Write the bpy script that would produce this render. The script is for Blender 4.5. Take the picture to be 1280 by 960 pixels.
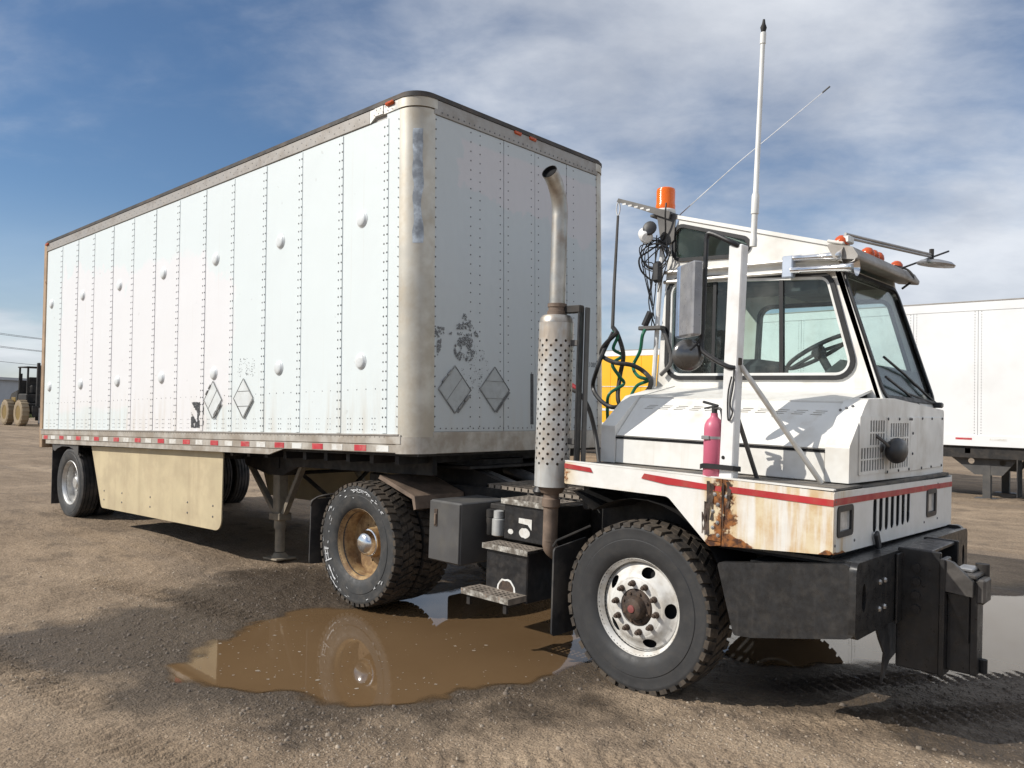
import bpy, bmesh, math, random
import numpy as np
from mathutils import Vector, Matrix, geometry, noise as mnoise
random.seed(7); rng = np.random.default_rng(7)
PI = math.pi
for o in list(bpy.data.objects): bpy.data.objects.remove(o)
scene = bpy.context.scene
COL = scene.collection

# ------------------------------------------------------------------ camera
cam_d = bpy.data.cameras.new('camera'); cam = bpy.data.objects.new('camera', cam_d); COL.objects.link(cam)
CAM = Vector((2.710, -5.270, 1.702))
CF = Vector((-0.67079, 0.74114, 0.02732)); CR = Vector((0.74164, 0.67043, 0.02226)); CU = Vector((0.00182, -0.03519, 0.99938))
M = Matrix.Identity(4)
for i in range(3):
    M[i][0] = CR[i]; M[i][1] = CU[i]; M[i][2] = -CF[i]; M[i][3] = CAM[i]
cam.matrix_world = M
cam_d.sensor_width = 36; cam_d.lens = 1011 / 1280 * 36; cam_d.clip_start = 0.05; cam_d.clip_end = 3000
scene.camera = cam
scene.view_settings.view_transform = 'Standard'; scene.view_settings.look = 'None'
scene.view_settings.exposure = 0.0; scene.view_settings.gamma = 1; scene.view_settings.use_curve_mapping = False

# ------------------------------------------------------------------ light
SUN = Vector((0.80, 1.12, -1.0)).normalized()          # direction the light travels
sun_el = math.asin(-SUN.z); to = -SUN
sl = bpy.data.lights.new('sun', 'SUN'); sl.energy = 4.35; sl.angle = math.radians(0.53); sl.color = (1, .95, .87)
so = bpy.data.objects.new('sun', sl); COL.objects.link(so)
so.rotation_euler = SUN.to_track_quat('-Z', 'Y').to_euler(); so.location = (-20, -20, 30)

# ------------------------------------------------------------------ node expression helper
class X:
    def __init__(s, nt, sock): s.nt = nt; s.k = sock
    def _m(s, op, o=None, c=None):
        n = s.nt.nodes.new('ShaderNodeMath'); n.operation = op
        s.nt.links.new(s.k, n.inputs[0])
        for i, q in ((1, o), (2, c)):
            if q is None: continue
            if isinstance(q, X): s.nt.links.new(q.k, n.inputs[i])
            else: n.inputs[i].default_value = q
        return X(s.nt, n.outputs[0])
    def __add__(s, o): return s._m('ADD', o)
    def __sub__(s, o): return s._m('SUBTRACT', o)
    def __mul__(s, o): return s._m('MULTIPLY', o)
    def __truediv__(s, o): return s._m('DIVIDE', o)
    __radd__ = __add__; __rmul__ = __mul__
    def abs(s): return s._m('ABSOLUTE')
    def max(s, o): return s._m('MAXIMUM', o)
    def min(s, o): return s._m('MINIMUM', o)
    def inv(s): return (s * -1) + 1
    def ss(s, a, b, x=0., y=1.):
        n = s.nt.nodes.new('ShaderNodeMapRange'); n.interpolation_type = 'SMOOTHSTEP'
        s.nt.links.new(s.k, n.inputs[0])
        if a > b: a, b, x, y = b, a, y, x
        for i, v in enumerate((a, b, x, y)): n.inputs[i + 1].default_value = v
        return X(s.nt, n.outputs[0])
class NT:
    def __init__(s, nt): s.nt = nt
    def n(s, t): return s.nt.nodes.new('ShaderNode' + t)
    def l(s, a, b): s.nt.links.new(a.k if isinstance(a, X) else a, b)
    def coord(s, kind='Object'): return s.n('TexCoord').outputs[kind]
    def map(s, v, sc=(1, 1, 1), loc=(0, 0, 0), rot=(0, 0, 0)):
        n = s.n('Mapping'); s.l(v, n.inputs[0]); n.inputs['Scale'].default_value = sc; n.inputs['Location'].default_value = loc
        n.inputs['Rotation'].default_value = rot
        return n.outputs[0]
    def noise(s, v, scale, detail=4, rough=.55, dist=0):
        n = s.n('TexNoise'); s.l(v, n.inputs['Vector']); n.inputs['Scale'].default_value = scale
        n.inputs['Detail'].default_value = detail; n.inputs['Roughness'].default_value = rough; n.inputs['Distortion'].default_value = dist
        return X(s.nt, n.outputs[0])
    def vor(s, v, scale):
        n = s.n('TexVoronoi'); s.l(v, n.inputs['Vector']); n.inputs['Scale'].default_value = scale
        return n
    def sep(s, v):
        n = s.n('SeparateXYZ'); s.l(v, n.inputs[0]); return [X(s.nt, o) for o in n.outputs]
    def mix(s, f, a, b):
        n = s.n('Mix'); n.data_type = 'RGBA'
        for q, i in ((f, 0), (a, 6), (b, 7)):
            if isinstance(q, X): s.l(q, n.inputs[i])
            elif hasattr(q, 'is_linked'): s.l(q, n.inputs[i])
            elif i == 0: n.inputs[0].default_value = q
            else: n.inputs[i].default_value = (*q, 1)
        return n.outputs[2]
    def bump(s, hgt, strength, dist=.01):
        n = s.n('Bump'); s.l(hgt, n.inputs['Height']); n.inputs['Strength'].default_value = strength; n.inputs['Distance'].default_value = dist
        return n.outputs[0]
MATS = {}
def newmat(name):
    m = bpy.data.materials.new(name); m.use_nodes = True; MATS[name] = m
    nt = m.node_tree; b = nt.nodes['Principled BSDF']; return m, NT(nt), b
def surf(name, col, rough=.5, metal=0., var=.12, vs=4, dirt=None, streak=None, rust=0., rs=6, bump=0., bs=40, spec=.5, speck=None):
    """general worn surface: colour, tonal variation, dirt film, vertical streaks, rust spots, relief"""
    m, t, b = newmat(name); v = t.coord()
    n1 = t.noise(v, vs, 3)
    c = t.mix(n1.ss(.3, .7), tuple(max(0, x * (1 - var)) for x in col), tuple(min(1, x * (1 + var)) for x in col))
    r = X(t.nt, t.noise(v, vs * 3, 2).ss(.25, .75, max(.03, rough - .1), min(1, rough + .1)).k)
    if dirt:
        f = t.noise(v, dirt[2], 4, .65).ss(.55 - dirt[1] * .3, .78 - dirt[1] * .2) * dirt[1]
        c = t.mix(f, c, dirt[0]); r = r.max(f * .8)
    if streak:
        s2 = t.noise(t.map(v, (streak[2], streak[2], streak[2] * .06)), 1, 4, .6).ss(.52, .8) * streak[1]
        c = t.mix(s2, c, streak[0])
    if rust:
        f = t.noise(v, rs, 6, .7).ss(.72 - rust * .3, .78 - rust * .28)
        rc = t.mix(t.noise(v, rs * 6, 3), (.10, .035, .012), (.30, .12, .035))
        c = t.mix(f, c, rc); r = r.max(f * .85)
        if metal: t.l((f.inv()) * metal, b.inputs['Metallic'])
    elif metal: b.inputs['Metallic'].default_value = metal
    if speck:
        f = t.noise(v, speck[1], 2, .5).ss(.66, .72) * speck[2]; c = t.mix(f, c, speck[0])
    t.l(c, b.inputs['Base Color']); t.l(r, b.inputs['Roughness']); b.inputs['Specular IOR Level'].default_value = spec
    if bump: t.l(t.bump(t.noise(v, bs, 5, .6), bump), b.inputs['Normal'])
    return m

# ------------------------------------------------------------------ sky
world = bpy.data.worlds.new('World'); scene.world = world; world.use_nodes = True
w = NT(world.node_tree); bg = world.node_tree.nodes['Background']
sky = w.n('TexSky'); sky.sky_type = 'NISHITA'; sky.sun_disc = False
sky.sun_elevation = sun_el; sky.sun_rotation = math.atan2(to.x, to.y)
sky.air_density = 1.0; sky.dust_density = .25; sky.ozone_density = 3.5; sky.altitude = 600
gv = w.coord('Generated'); dx, dy, dz = w.sep(gv)
den = dz.max(0.0) + .30
cx = w.n('CombineXYZ'); w.l(dx / den, cx.inputs[0]); w.l(dy / den, cx.inputs[1])
cv = w.map(cx.outputs[0], (1, 1, 1), (7.45, 8.75, 0), (0, 0, math.radians(-38)))
big = w.noise(w.map(cv, (1, 1, 1), (.62, .62, 0)), .60, 2, .5)
fine = w.noise(w.map(cv, (1.0, 1.15, 1)), 1.55, 8, .55, .15)
wisp = w.noise(w.map(cv, (1.0, 1.5, 1), rot=(0, 0, .35)), 4.2, 6, .6, .3)
cover = ((big * 1.5) + (fine * .70) + (wisp * .30)).ss(.97, 1.42)
cover = (cover * dz.ss(-.02, .05)).max(dz.ss(.24, -.02) * .62)
shade = w.noise(w.map(cv, (1.0, 1.2, 1), (3, 7, 0)), 1.7, 7, .55, .2)
ccol = w.mix(shade.ss(.30, .70), (5.0, 5.4, 6.2), (8.8, 9.1, 9.6))
hs = w.n('HueSaturation'); hs.inputs['Saturation'].default_value = 1.06; hs.inputs['Value'].default_value = 1.0; w.l(sky.outputs[0], hs.inputs['Color'])
w.l(w.mix(cover * .9, hs.outputs[0], ccol), bg.inputs['Color'])
bg.inputs['Strength'].default_value = 0.10
# ------------------------------------------------------------------ mesh helpers
AX = {'x': lambda u, v, w: (w, u, v), 'y': lambda u, v, w: (u, w, v), 'z': lambda u, v, w: (u, v, w)}
def pip(p, loop):
    x, y = p; c = False; n = len(loop)
    for i in range(n):
        x1, y1 = loop[i]; x2, y2 = loop[i - 1]
        if (y1 > y) != (y2 > y) and x < (x2 - x1) * (y - y1) / (y2 - y1) + x1: c = not c
    return c
def rpoly(pts, r, seg=5):
    """polygon with rounded corners; r a number or one per corner"""
    out = []; n = len(pts)
    for i in range(n):
        p = Vector(pts[i]); a = Vector(pts[i - 1]) - p; b = Vector(pts[(i + 1) % n]) - p
        rr = r[i] if isinstance(r, (list, tuple)) else r
        if rr <= 0: out.append(tuple(p)); continue
        ang = a.angle(b); d = min(rr / math.tan(ang / 2), a.length * .49, b.length * .49); rr2 = d * math.tan(ang / 2)
        a.normalize(); b.normalize(); c = p + (a + b).normalized() * (rr2 / math.sin(ang / 2))
        s = p + a * d - c; e = p + b * d - c
        a0 = math.atan2(s.y, s.x); a1 = math.atan2(e.y, e.x); da = (a1 - a0 + PI) % (2 * PI) - PI
        for k in range(seg + 1):
            t = a0 + da * k / seg; out.append((c.x + rr2 * math.cos(t), c.y + rr2 * math.sin(t)))
    return out
def rect(u0, v0, u1, v1): return [(u0, v0), (u1, v0), (u1, v1), (u0, v1)]
def circ(u, v, a, b=None, n=16): return [(u + a * math.cos(2 * PI * k / n), v + (b or a) * math.sin(2 * PI * k / n)) for k in range(n)]
def offset(loop, d):
    """grow (d>0) or shrink a roughly convex loop"""
    n = len(loop); ar = sum(loop[i - 1][0] * loop[i][1] - loop[i][0] * loop[i - 1][1] for i in range(n)); s = 1 if ar > 0 else -1
    out = []
    for i in range(n):
        p = Vector(loop[i]); a = p - Vector(loop[i - 1]); b = Vector(loop[(i + 1) % n]) - p
        if a.length < 1e-7: a = b
        if b.length < 1e-7: b = a
        na = Vector((a.y, -a.x)).normalized() * s; nb = Vector((b.y, -b.x)).normalized() * s
        m = (na + nb); m = m / max(.3, m.length_squared / 2) if m.length > 1e-6 else na
        out.append(tuple(p + m * d))
    return out
class MB:
    def __init__(s): s.v = []; s.f = []
    def add(s, vs, fs):
        o = len(s.v); s.v.extend([tuple(q) for q in vs]); s.f.extend([tuple(i + o for i in q) for q in fs]); return s
    def box(s, c, d, bev=0., rot=None):
        hx, hy, hz = d[0] / 2, d[1] / 2, d[2] / 2; R = rot.to_matrix() if hasattr(rot, 'to_matrix') else rot
        if bev <= 0:
            vs = [(sx * hx, sy * hy, sz * hz) for sx in (-1, 1) for sy in (-1, 1) for sz in (-1, 1)]
            fs = [(0, 1, 3, 2), (4, 6, 7, 5), (0, 4, 5, 1), (2, 3, 7, 6), (0, 2, 6, 4), (1, 5, 7, 3)]
        else:
            b = min(bev, hx * .9, hy * .9, hz * .9); vs = []; idx = {}
            for sx in (-1, 1):
                for sy in (-1, 1):
                    for sz in (-1, 1):
                        for a in range(3):
                            h = [hx - b, hy - b, hz - b]; h[a] += b
                            idx[(sx, sy, sz, a)] = len(vs); vs.append((sx * h[0], sy * h[1], sz * h[2]))
            fs = []; S = (-1, 1)
            for a in range(3):
                o1, o2 = [(1, 2), (0, 2), (0, 1)][a]
                for sg in S:
                    q = []
                    for e1, e2 in ((-1, -1), (1, -1), (1, 1), (-1, 1)):
                        k = [0, 0, 0]; k[a] = sg; k[o1] = e1; k[o2] = e2; q.append(idx[(*k, a)])
                    fs.append(tuple(q))
                for e1 in S:
                    for e2 in S:
                        k0 = [0, 0, 0]; k1 = [0, 0, 0]; k0[a] = -1; k1[a] = 1
                        for k in (k0, k1): k[o1] = e1; k[o2] = e2
                        fs.append((idx[(*k0, o1)], idx[(*k0, o2)], idx[(*k1, o2)], idx[(*k1, o1)]))
            for sx in S:
                for sy in S:
                    for sz in S: fs.append(tuple(idx[(sx, sy, sz, a)] for a in range(3)))
        c = Vector(c)
        return s.add([(c + (R @ Vector(q) if R else Vector(q))) for q in vs], fs)
    def bb(s, a, b, bev=0.):
        return s.box([(a[i] + b[i]) / 2 for i in range(3)], [abs(b[i] - a[i]) for i in range(3)], bev)
    def prism(s, poly, ax, a, b):
        f = AX[ax] if isinstance(ax, str) else ax; n = len(poly)
        vs = [f(u, v, a) for u, v in poly] + [f(u, v, b) for u, v in poly]
        return s.add(vs, [tuple(range(n)), tuple(range(2 * n - 1, n - 1, -1))] + [(i, i + n, (i + 1) % n + n, (i + 1) % n) for i in range(n)])
    def plate(s, loops, ax, a, b):
        """flat plate: first loop outline, the others holes"""
        f = AX[ax] if isinstance(ax, str) else ax
        pts = []; ed = []
        for lp in loops:
            o = len(pts); n = len(lp); pts += [Vector(p) for p in lp]; ed += [(o + i, o + (i + 1) % n) for i in range(n)]
        r = geometry.delaunay_2d_cdt(pts, ed, [], 0, 1e-7); V2, F2 = r[0], r[2]
        keep = []
        for t in F2:
            c = sum((V2[i] for i in t), Vector((0, 0))) / 3
            if pip(c, loops[0]) and not any(pip(c, h) for h in loops[1:]): keep.append(t)
        n = len(V2); vs = [f(q.x, q.y, a) for q in V2] + [f(q.x, q.y, b) for q in V2]
        fs = [tuple(t) for t in keep] + [tuple(i + n for i in reversed(t)) for t in keep]
        ec = {}
        for t in keep:
            for i in range(3):
                e = (t[i], t[(i + 1) % 3]); k = tuple(sorted(e)); ec.setdefault(k, []).append(e)
        for k, l in ec.items():
            if len(l) == 1: i, j = l[0]; fs.append((j, i, i + n, j + n))
        return s.add(vs, fs)
    def ring(s, loop, d, ax, a, b):
        """closed strip between a loop and the loop offset by d"""
        f = AX[ax] if isinstance(ax, str) else ax; o = offset(loop, d); n = len(loop)
        vs = [f(*p, a) for p in loop] + [f(*p, a) for p in o] + [f(*p, b) for p in o] + [f(*p, b) for p in loop]
        fs = []
        for i in range(n):
            j = (i + 1) % n
            for k in range(4): k2 = (k + 1) % 4; fs.append((k * n + i, k * n + j, k2 * n + j, k2 * n + i))
        return s.add(vs, fs)
    def tube(s, pts, r, n=8, closed=False, caps=True):
        P = [Vector(p) for p in pts]; m = len(P); rings = []; up = None
        for i in range(m):
            if closed: t = P[(i + 1) % m] - P[i - 1]
            else: t = P[min(i + 1, m - 1)] - P[max(i - 1, 0)]
            t.normalize()
            if up is None:
                up = Vector((0, 0, 1)) if abs(t.z) < .9 else Vector((1, 0, 0))
            u = (up - t * up.dot(t)).normalized(); up = u; q = t.cross(u)
            rr = r[i] if isinstance(r, (list, tuple)) else r
            rings.append([P[i] + (u * math.cos(2 * PI * k / n) + q * math.sin(2 * PI * k / n)) * rr for k in range(n)])
        vs = [p for rg in rings for p in rg]; fs = []
        for i in range(m if closed else m - 1):
            for k in range(n):
                a = i * n; b = ((i + 1) % m) * n; fs.append((a + k, a + (k + 1) % n, b + (k + 1) % n, b + k))
        if caps and not closed: fs += [tuple(range(n - 1, -1, -1)), tuple(range((m - 1) * n, m * n))]
        return s.add(vs, fs)
    def rod(s, a, b, r, n=10): return s.tube([a, b], r, n)
    def lathe(s, prof, o=(0, 0, 0), ax='z', n=24, closed=False):
        """profile [(along, radius)] turned about an axis"""
        o = Vector(o); vs = []; m = len(prof)
        A = {'x': ((1, 0, 0), (0, 1, 0), (0, 0, 1)), 'y': ((0, 1, 0), (0, 0, 1), (1, 0, 0)), 'z': ((0, 0, 1), (1, 0, 0), (0, 1, 0))}[ax] if isinstance(ax, str) else ax
        A = [Vector(q) for q in A]
        for a, r in prof:
            for k in range(n):
                t = 2 * PI * k / n; vs.append(o + A[0] * a + (A[1] * math.cos(t) + A[2] * math.sin(t)) * r)
        fs = []
        for i in range(m if closed else m - 1):
            for k in range(n):
                a = i * n; b = ((i + 1) % m) * n; fs.append((a + k, a + (k + 1) % n, b + (k + 1) % n, b + k))
        if not closed:
            if prof[0][1] > 1e-4: fs.append(tuple(range(n - 1, -1, -1)))
            if prof[-1][1] > 1e-4: fs.append(tuple(range((m - 1) * n, m * n)))
        return s.add(vs, fs)
    def dome(s, c, nrm, r, h, n=6):
        c = Vector(c); t = Vector(nrm).normalized(); u = t.orthogonal().normalized(); q = t.cross(u); vs = []
        for rr, hh in ((r, 0), (r * .75, h * .7)):
            vs += [c + (u * math.cos(2 * PI * k / n) + q * math.sin(2 * PI * k / n)) * rr + t * hh for k in range(n)]
        vs.append(c + t * h); fs = [(k, (k + 1) % n, n + (k + 1) % n, n + k) for k in range(n)] + [(n + k, n + (k + 1) % n, 2 * n) for k in range(n)]
        return s.add(vs, fs)
    def mesh(s, name, m, smooth=35, fix=True):
        me = bpy.data.meshes.new(name); me.from_pydata([tuple(q) for q in s.v], [], s.f)
        if fix:
            bm = bmesh.new(); bm.from_mesh(me); bmesh.ops.remove_doubles(bm, verts=bm.verts, dist=1e-6)
            bmesh.ops.recalc_face_normals(bm, faces=bm.faces); bm.to_mesh(me); bm.free()
        if m: me.materials.append(MATS[m] if isinstance(m, str) else m)
        if smooth:
            me.polygons.foreach_set('use_smooth', [True] * len(me.polygons)); me.set_sharp_from_angle(angle=math.radians(smooth))
        me.update(); return me
    def build(s, name, m, parent=None, smooth=35, **kw):
        return link(name, s.mesh(name, m, smooth), parent, **kw)
def link(name, data, parent=None, loc=None, rot=None, label=None, kind=None):
    o = bpy.data.objects.new(name, data); COL.objects.link(o)
    if parent: o.parent = parent
    if loc is not None: o.location = loc
    if rot is not None: o.rotation_euler = rot
    if label: o['label'] = label
    if kind: o['kind'] = kind
    return o
def thing(name, label, cat, loc=(0, 0, 0), rot=(0, 0, 0), group=None):
    o = link(name, None, None, loc, rot, label); o['category'] = cat; o.empty_display_size = .1
    if group: o['group'] = group
    return o
def tag(o, label, cat, group=None):
    o['label'] = label; o['category'] = cat
    if group: o['group'] = group
    return o
def spline(pts, seg=6, closed=False):
    P = [Vector(p) for p in pts]; n = len(P); out = []
    for i in range(n if closed else n - 1):
        p0 = P[(i - 1) % n] if closed or i else P[0]; p1 = P[i]; p2 = P[(i + 1) % n]; p3 = P[(i + 2) % n] if closed or i + 2 < n else P[-1]
        for k in range(seg):
            t = k / seg; out.append(.5 * ((2 * p1) + (p2 - p0) * t + (2 * p0 - 5 * p1 + 4 * p2 - p3) * t * t + (3 * p1 - p0 - 3 * p2 + p3) * t ** 3))
    if not closed: out.append(P[-1])
    return out
def lettering(txt, size, m, parent, mat4, depth=.001, name='lettering'):
    cu = bpy.data.curves.new('t', 'FONT'); cu.body = txt; cu.size = size; cu.extrude = depth; cu.align_x = 'CENTER'; cu.align_y = 'CENTER'
    tmp = bpy.data.objects.new('t', cu); COL.objects.link(tmp); bpy.context.view_layer.update()
    me = bpy.data.meshes.new_from_object(tmp.evaluated_get(bpy.context.evaluated_depsgraph_get()))
    bpy.data.objects.remove(tmp); bpy.data.curves.remove(cu)
    me.transform(mat4); me.materials.clear(); me.materials.append(MATS[m]); me.name = name
    return link(name, me, parent)
# ------------------------------------------------------------------ materials
surf('truck_white', (.80, .79, .75), .38, var=.05, vs=3, dirt=((.42, .36, .27), .42, 2.2), streak=((.45, .36, .24), .35, 9), bump=.02, bs=6)
surf('white_post', (.80, .80, .79), .4, var=.04, dirt=((.4, .34, .26), .3, 5), rust=.12, rs=9)
surf('pvc_white', (.78, .78, .75), .4, var=.05, dirt=((.45, .42, .38), .3, 6))
surf('black_paint', (.012, .012, .0135), .40, var=.25, vs=9, dirt=((.06, .052, .045), .4, 12), rust=.10, rs=7, bump=.03, bs=30)
surf('bumper_black', (.019, .019, .020), .36, var=.2, vs=9, dirt=((.055, .049, .043), .4, 14), streak=((.075, .068, .062), .3, 30), rust=.13, rs=5, bump=.04, bs=25)
surf('black_plastic', (.022, .022, .024), .45, var=.15, dirt=((.1, .09, .08), .3, 6))
surf('chassis_dark', (.012, .0115, .0115), .7, var=.3, vs=6, dirt=((.060, .048, .038), .5, 5), bump=.1, bs=30)
surf('grey_box', (.075, .073, .072), .5, var=.12, dirt=((.13, .12, .10), .4, 5))
surf('deck_grip', (.10, .095, .09), .85, var=.25, vs=9, dirt=((.26, .22, .17), .6, 5), bump=.3, bs=220)
surf('rubber', (.030, .030, .032), .72, var=.18, vs=5, dirt=((.115, .10, .085), .55, 5), bump=.05, bs=60)
surf('tyre_rubber', (.029, .029, .030), .62, var=.08, vs=6, dirt=((.062, .055, .048), .3, 18), bump=.06, bs=70)
surf('drive_rubber', (.034, .035, .036), .64, var=.12, vs=9, dirt=((.10, .088, .075), .4, 14), bump=.06, bs=70)
surf('tread_mud', (.034, .029, .025), .85, var=.3, vs=12, dirt=((.115, .088, .062), .7, 11), bump=.2, bs=60)
surf('gasket', (.012, .012, .013), .5, var=.1)
surf('rim_white', (.70, .69, .66), .45, var=.06, vs=6, dirt=((.34, .29, .22), .6, 8), streak=((.4, .33, .25), .2, 12))
surf('rim_tan', (.47, .32, .155), .5, var=.25, vs=9, dirt=((.13, .065, .03), .8, 8), streak=((.55, .43, .27), .6, 14), rust=.20, rs=11, bump=.15, bs=50)
surf('rim_silver', (.62, .62, .61), .42, metal=.6, var=.08, dirt=((.25, .22, .18), .5, 8))
surf('hub_rust', (.036, .024, .018), .7, var=.4, vs=14, dirt=((.11, .07, .045), .6, 22), bump=.2, bs=60)
surf('red_cap', (.22, .06, .055), .6)
surf('chrome', (.80, .80, .81), .16, metal=1., var=.03)
surf('alu', (.66, .64, .60), .42, metal=.75, var=.10, vs=3, dirt=((.30, .25, .19), .45, 4), streak=((.34, .28, .2), .3, 10), bump=.03, bs=20)
surf('corner_alu', (.58, .55, .48), .48, metal=.35, var=.10, vs=2, dirt=((.36, .29, .2), .5, 3), streak=((.42, .34, .22), .35, 8), bump=.03, bs=15)
surf('rail_grey', (.38, .36, .335), .55, metal=.25, var=.10, vs=5, dirt=((.16, .13, .10), .5, 5))
surf('bottom_rail', (.50, .47, .42), .5, metal=.25, var=.12, vs=5, dirt=((.25, .19, .13), .6, 4), streak=((.28, .18, .1), .4, 9))
surf('roof_dark', (.045, .042, .040), .7, var=.25, dirt=((.14, .10, .07), .5, 5))
surf('rivet', (.16, .16, .165), .5, metal=.4, var=.2)
surf('vent_white', (.72, .75, .76), .4, var=.05, dirt=((.35, .33, .3), .3, 9))
surf('lamp_lens', (.50, .50, .48), .12, var=.2, vs=18)
surf('skirt_beige', (.56, .47, .30), .6, var=.08, vs=2, dirt=((.42, .34, .22), .6, 2.5), streak=((.38, .30, .19), .5, 7), bump=.03, bs=8)
surf('sand_leg', (.20, .17, .13), .75, var=.2, vs=9, dirt=((.34, .28, .20), .7, 8), bump=.1)
surf('tape_red', (.50, .035, .05), .42, var=.12, dirt=((.5, .3, .25), .4, 14))
surf('stripe_red', (.42, .025, .03), .42, var=.12, dirt=((.35, .12, .08), .4, 10))
surf('tape_white', (.74, .74, .71), .45, var=.06, dirt=((.4, .33, .25), .5, 12))
surf('frame_rust', (.36, .25, .16), .7, var=.2, vs=5, rust=.34, rs=5, bump=.1)
surf('decal_dark', (.060, .062, .066), .6, var=.3, vs=20)
surf('placard_alu', (.56, .57, .57), .45, metal=.5, var=.15, vs=9, dirt=((.2, .18, .16), .5, 14))
surf('shield', (.56, .565, .55), .42, metal=.4, var=.06, vs=5, dirt=((.38, .25, .13), .5, 4), streak=((.36, .22, .1), .45, 14), rust=.10, rs=5)
surf('pipe_steel', (.46, .44, .40), .42, metal=.75, var=.18, vs=4, dirt=((.20, .13, .08), .5, 6))
surf('pipe_rust', (.16, .115, .085), .7, var=.3, vs=8, rust=.25, rs=6, bump=.1)
surf('soot_shade', (.006, .006, .007), .9)  # stack grime; also black painting in the shade behind slots, gaps and hand holes
surf('pink_red', (.56, .125, .20), .38, var=.06, vs=6, dirt=((.55, .25, .27), .3, 8))
surf('mirror_shell', (.27, .27, .285), .35, metal=.3, var=.15, vs=8, dirt=((.4, .39, .37), .4, 9))
surf('steel', (.42, .42, .42), .4, metal=.8, var=.12, dirt=((.25, .21, .17), .4, 7))
surf('grey_bracket', (.115, .11, .105), .55, metal=.4, var=.15, rust=.1, rs=12)
surf('coupler_steel', (.10, .092, .085), .5, metal=.4, var=.25, vs=12, rust=.14, rs=14)
surf('step_steel', (.26, .22, .18), .65, metal=.3, var=.3, vs=10, rust=.22, rs=9)
surf('interior', (.055, .056, .06), .7, var=.15)
surf('seat_cloth', (.045, .045, .05), .9, var=.2)
surf('hose_black', (.016, .016, .017), .5, var=.1, dirt=((.08, .07, .06), .4, 12))
surf('hose_green', (.012, .14, .075), .4, var=.1)
surf('red_hand', (.30, .02, .025), .5)
surf('parked_white', (.80, .81, .81), .4, var=.03, vs=.6, dirt=((.6, .58, .54), .25, .8), bump=.05, bs=1.5)
surf('yellow', (.88, .47, .012), .45, var=.05, vs=1, dirt=((.6, .3, .05), .3, 2))
surf('fork_yellow', (.20, .13, .03), .5, var=.1, dirt=((.2, .13, .05), .5, 3))
surf('mud_tyre', (.33, .26, .17), .9, var=.2, vs=3, dirt=((.16, .12, .08), .6, 3), bump=.3, bs=10)
surf('far_wall', (.60, .63, .66), .7, var=.08, vs=.3)
surf('far_roof', (.42, .44, .47), .7, var=.1, vs=.3)
surf('far_glass', (.08, .10, .12), .2)
surf('wood_pole', (.12, .09, .065), .85, var=.2)
surf('wire', (.03, .03, .03), .6)
surf('grass', (.085, .11, .03), .8, var=.35, vs=.7)
surf('stone', (.27, .225, .175), .85, var=.35, vs=30)
def amber(name, col):
    m, t, b = newmat(name); b.inputs['Base Color'].default_value = (*col, 1); b.inputs['Roughness'].default_value = .16
    b.inputs['Subsurface Weight'].default_value = .25; b.inputs['Subsurface Radius'].default_value = (.03, .01, .002)
    v = t.coord(); wv = t.n('TexWave'); wv.bands_direction = 'DIAGONAL'; t.l(v, wv.inputs[0]); wv.inputs['Scale'].default_value = 40
    t.l(t.bump(wv.outputs[1], .15, .004), b.inputs['Normal'])
amber('amber', (.85, .16, .008)); amber('amber_dark', (.55, .09, .02))
def glassmat(name, tint, refl=1.):
    m, t, b = newmat(name); t.nt.nodes.remove(b); out = t.nt.nodes['Material Output']
    tr = t.n('BsdfTransparent'); tr.inputs[0].default_value = (*tint, 1); gl = t.n('BsdfGlossy'); gl.inputs['Roughness'].default_value = .015
    fr = t.n('Fresnel'); ge = t.n('NewGeometry'); t.l((X(t.nt, ge.outputs['Backfacing']) * -.8333) + 1.5, fr.inputs[0]); mx = t.n('MixShader')
    film = t.n('BsdfDiffuse'); film.inputs[0].default_value = (.5, .48, .44, 1); m2 = t.n('MixShader')
    t.l(t.noise(t.coord(), 5, 6, .7).ss(.45, .8, .015, .09), m2.inputs[0]); t.l(tr.outputs[0], m2.inputs[1]); t.l(film.outputs[0], m2.inputs[2])
    t.l(X(t.nt, fr.outputs[0]) * refl, mx.inputs[0]); t.l(m2.outputs[0], mx.inputs[1]); t.l(gl.outputs[0], mx.inputs[2]); t.l(mx.outputs[0], out.inputs[0])
glassmat('glass', (.90, .965, .95), .75); glassmat('glass_dark', (.72, .84, .78), .8); glassmat('lamp_glass', (.9, .9, .9))

# trailer skin: cold white with later, warmer repaint patches whose outline is rough
def trailer_paint(name, base, patch, expr, grime):
    m, t, b = newmat(name); v = t.coord(); x, y, z = t.sep(v)
    wob = t.noise(v, 2.2, 4, .6); wob2 = t.noise(t.map(v, (3, 3, .7), (9, 2, 5)), 1.5, 5, .6)
    f = expr(x, y, z, (wob - .5))
    c = t.mix(t.noise(v, 1.2, 3), tuple(q * .96 for q in base), base)
    c = t.mix(f * .9, c, patch)
    low = (z * -1 + .75).ss(0, .7) * t.noise(t.map(v, (6, 6, .5)), 2, 5, .6).ss(.42, .75)
    st = t.noise(t.map(v, (9, 9, .25)), 1.6, 5, .62).ss(.60, .80)
    c = t.mix((low * .5 * grime).max(st * .25 * grime), c, (.50, .42, .31))
    c = t.mix(t.noise(v, 11, 3, .5).ss(.70, .76) * .25 * grime, c, (.33, .31, .28))
    t.l(c, b.inputs['Base Color']); b.inputs['Roughness'].default_value = .42
    t.l(t.bump(t.noise(t.map(v, (1, 1, .6)), 1.9, 3, .5), .30, .05), b.inputs['Normal'])
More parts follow.
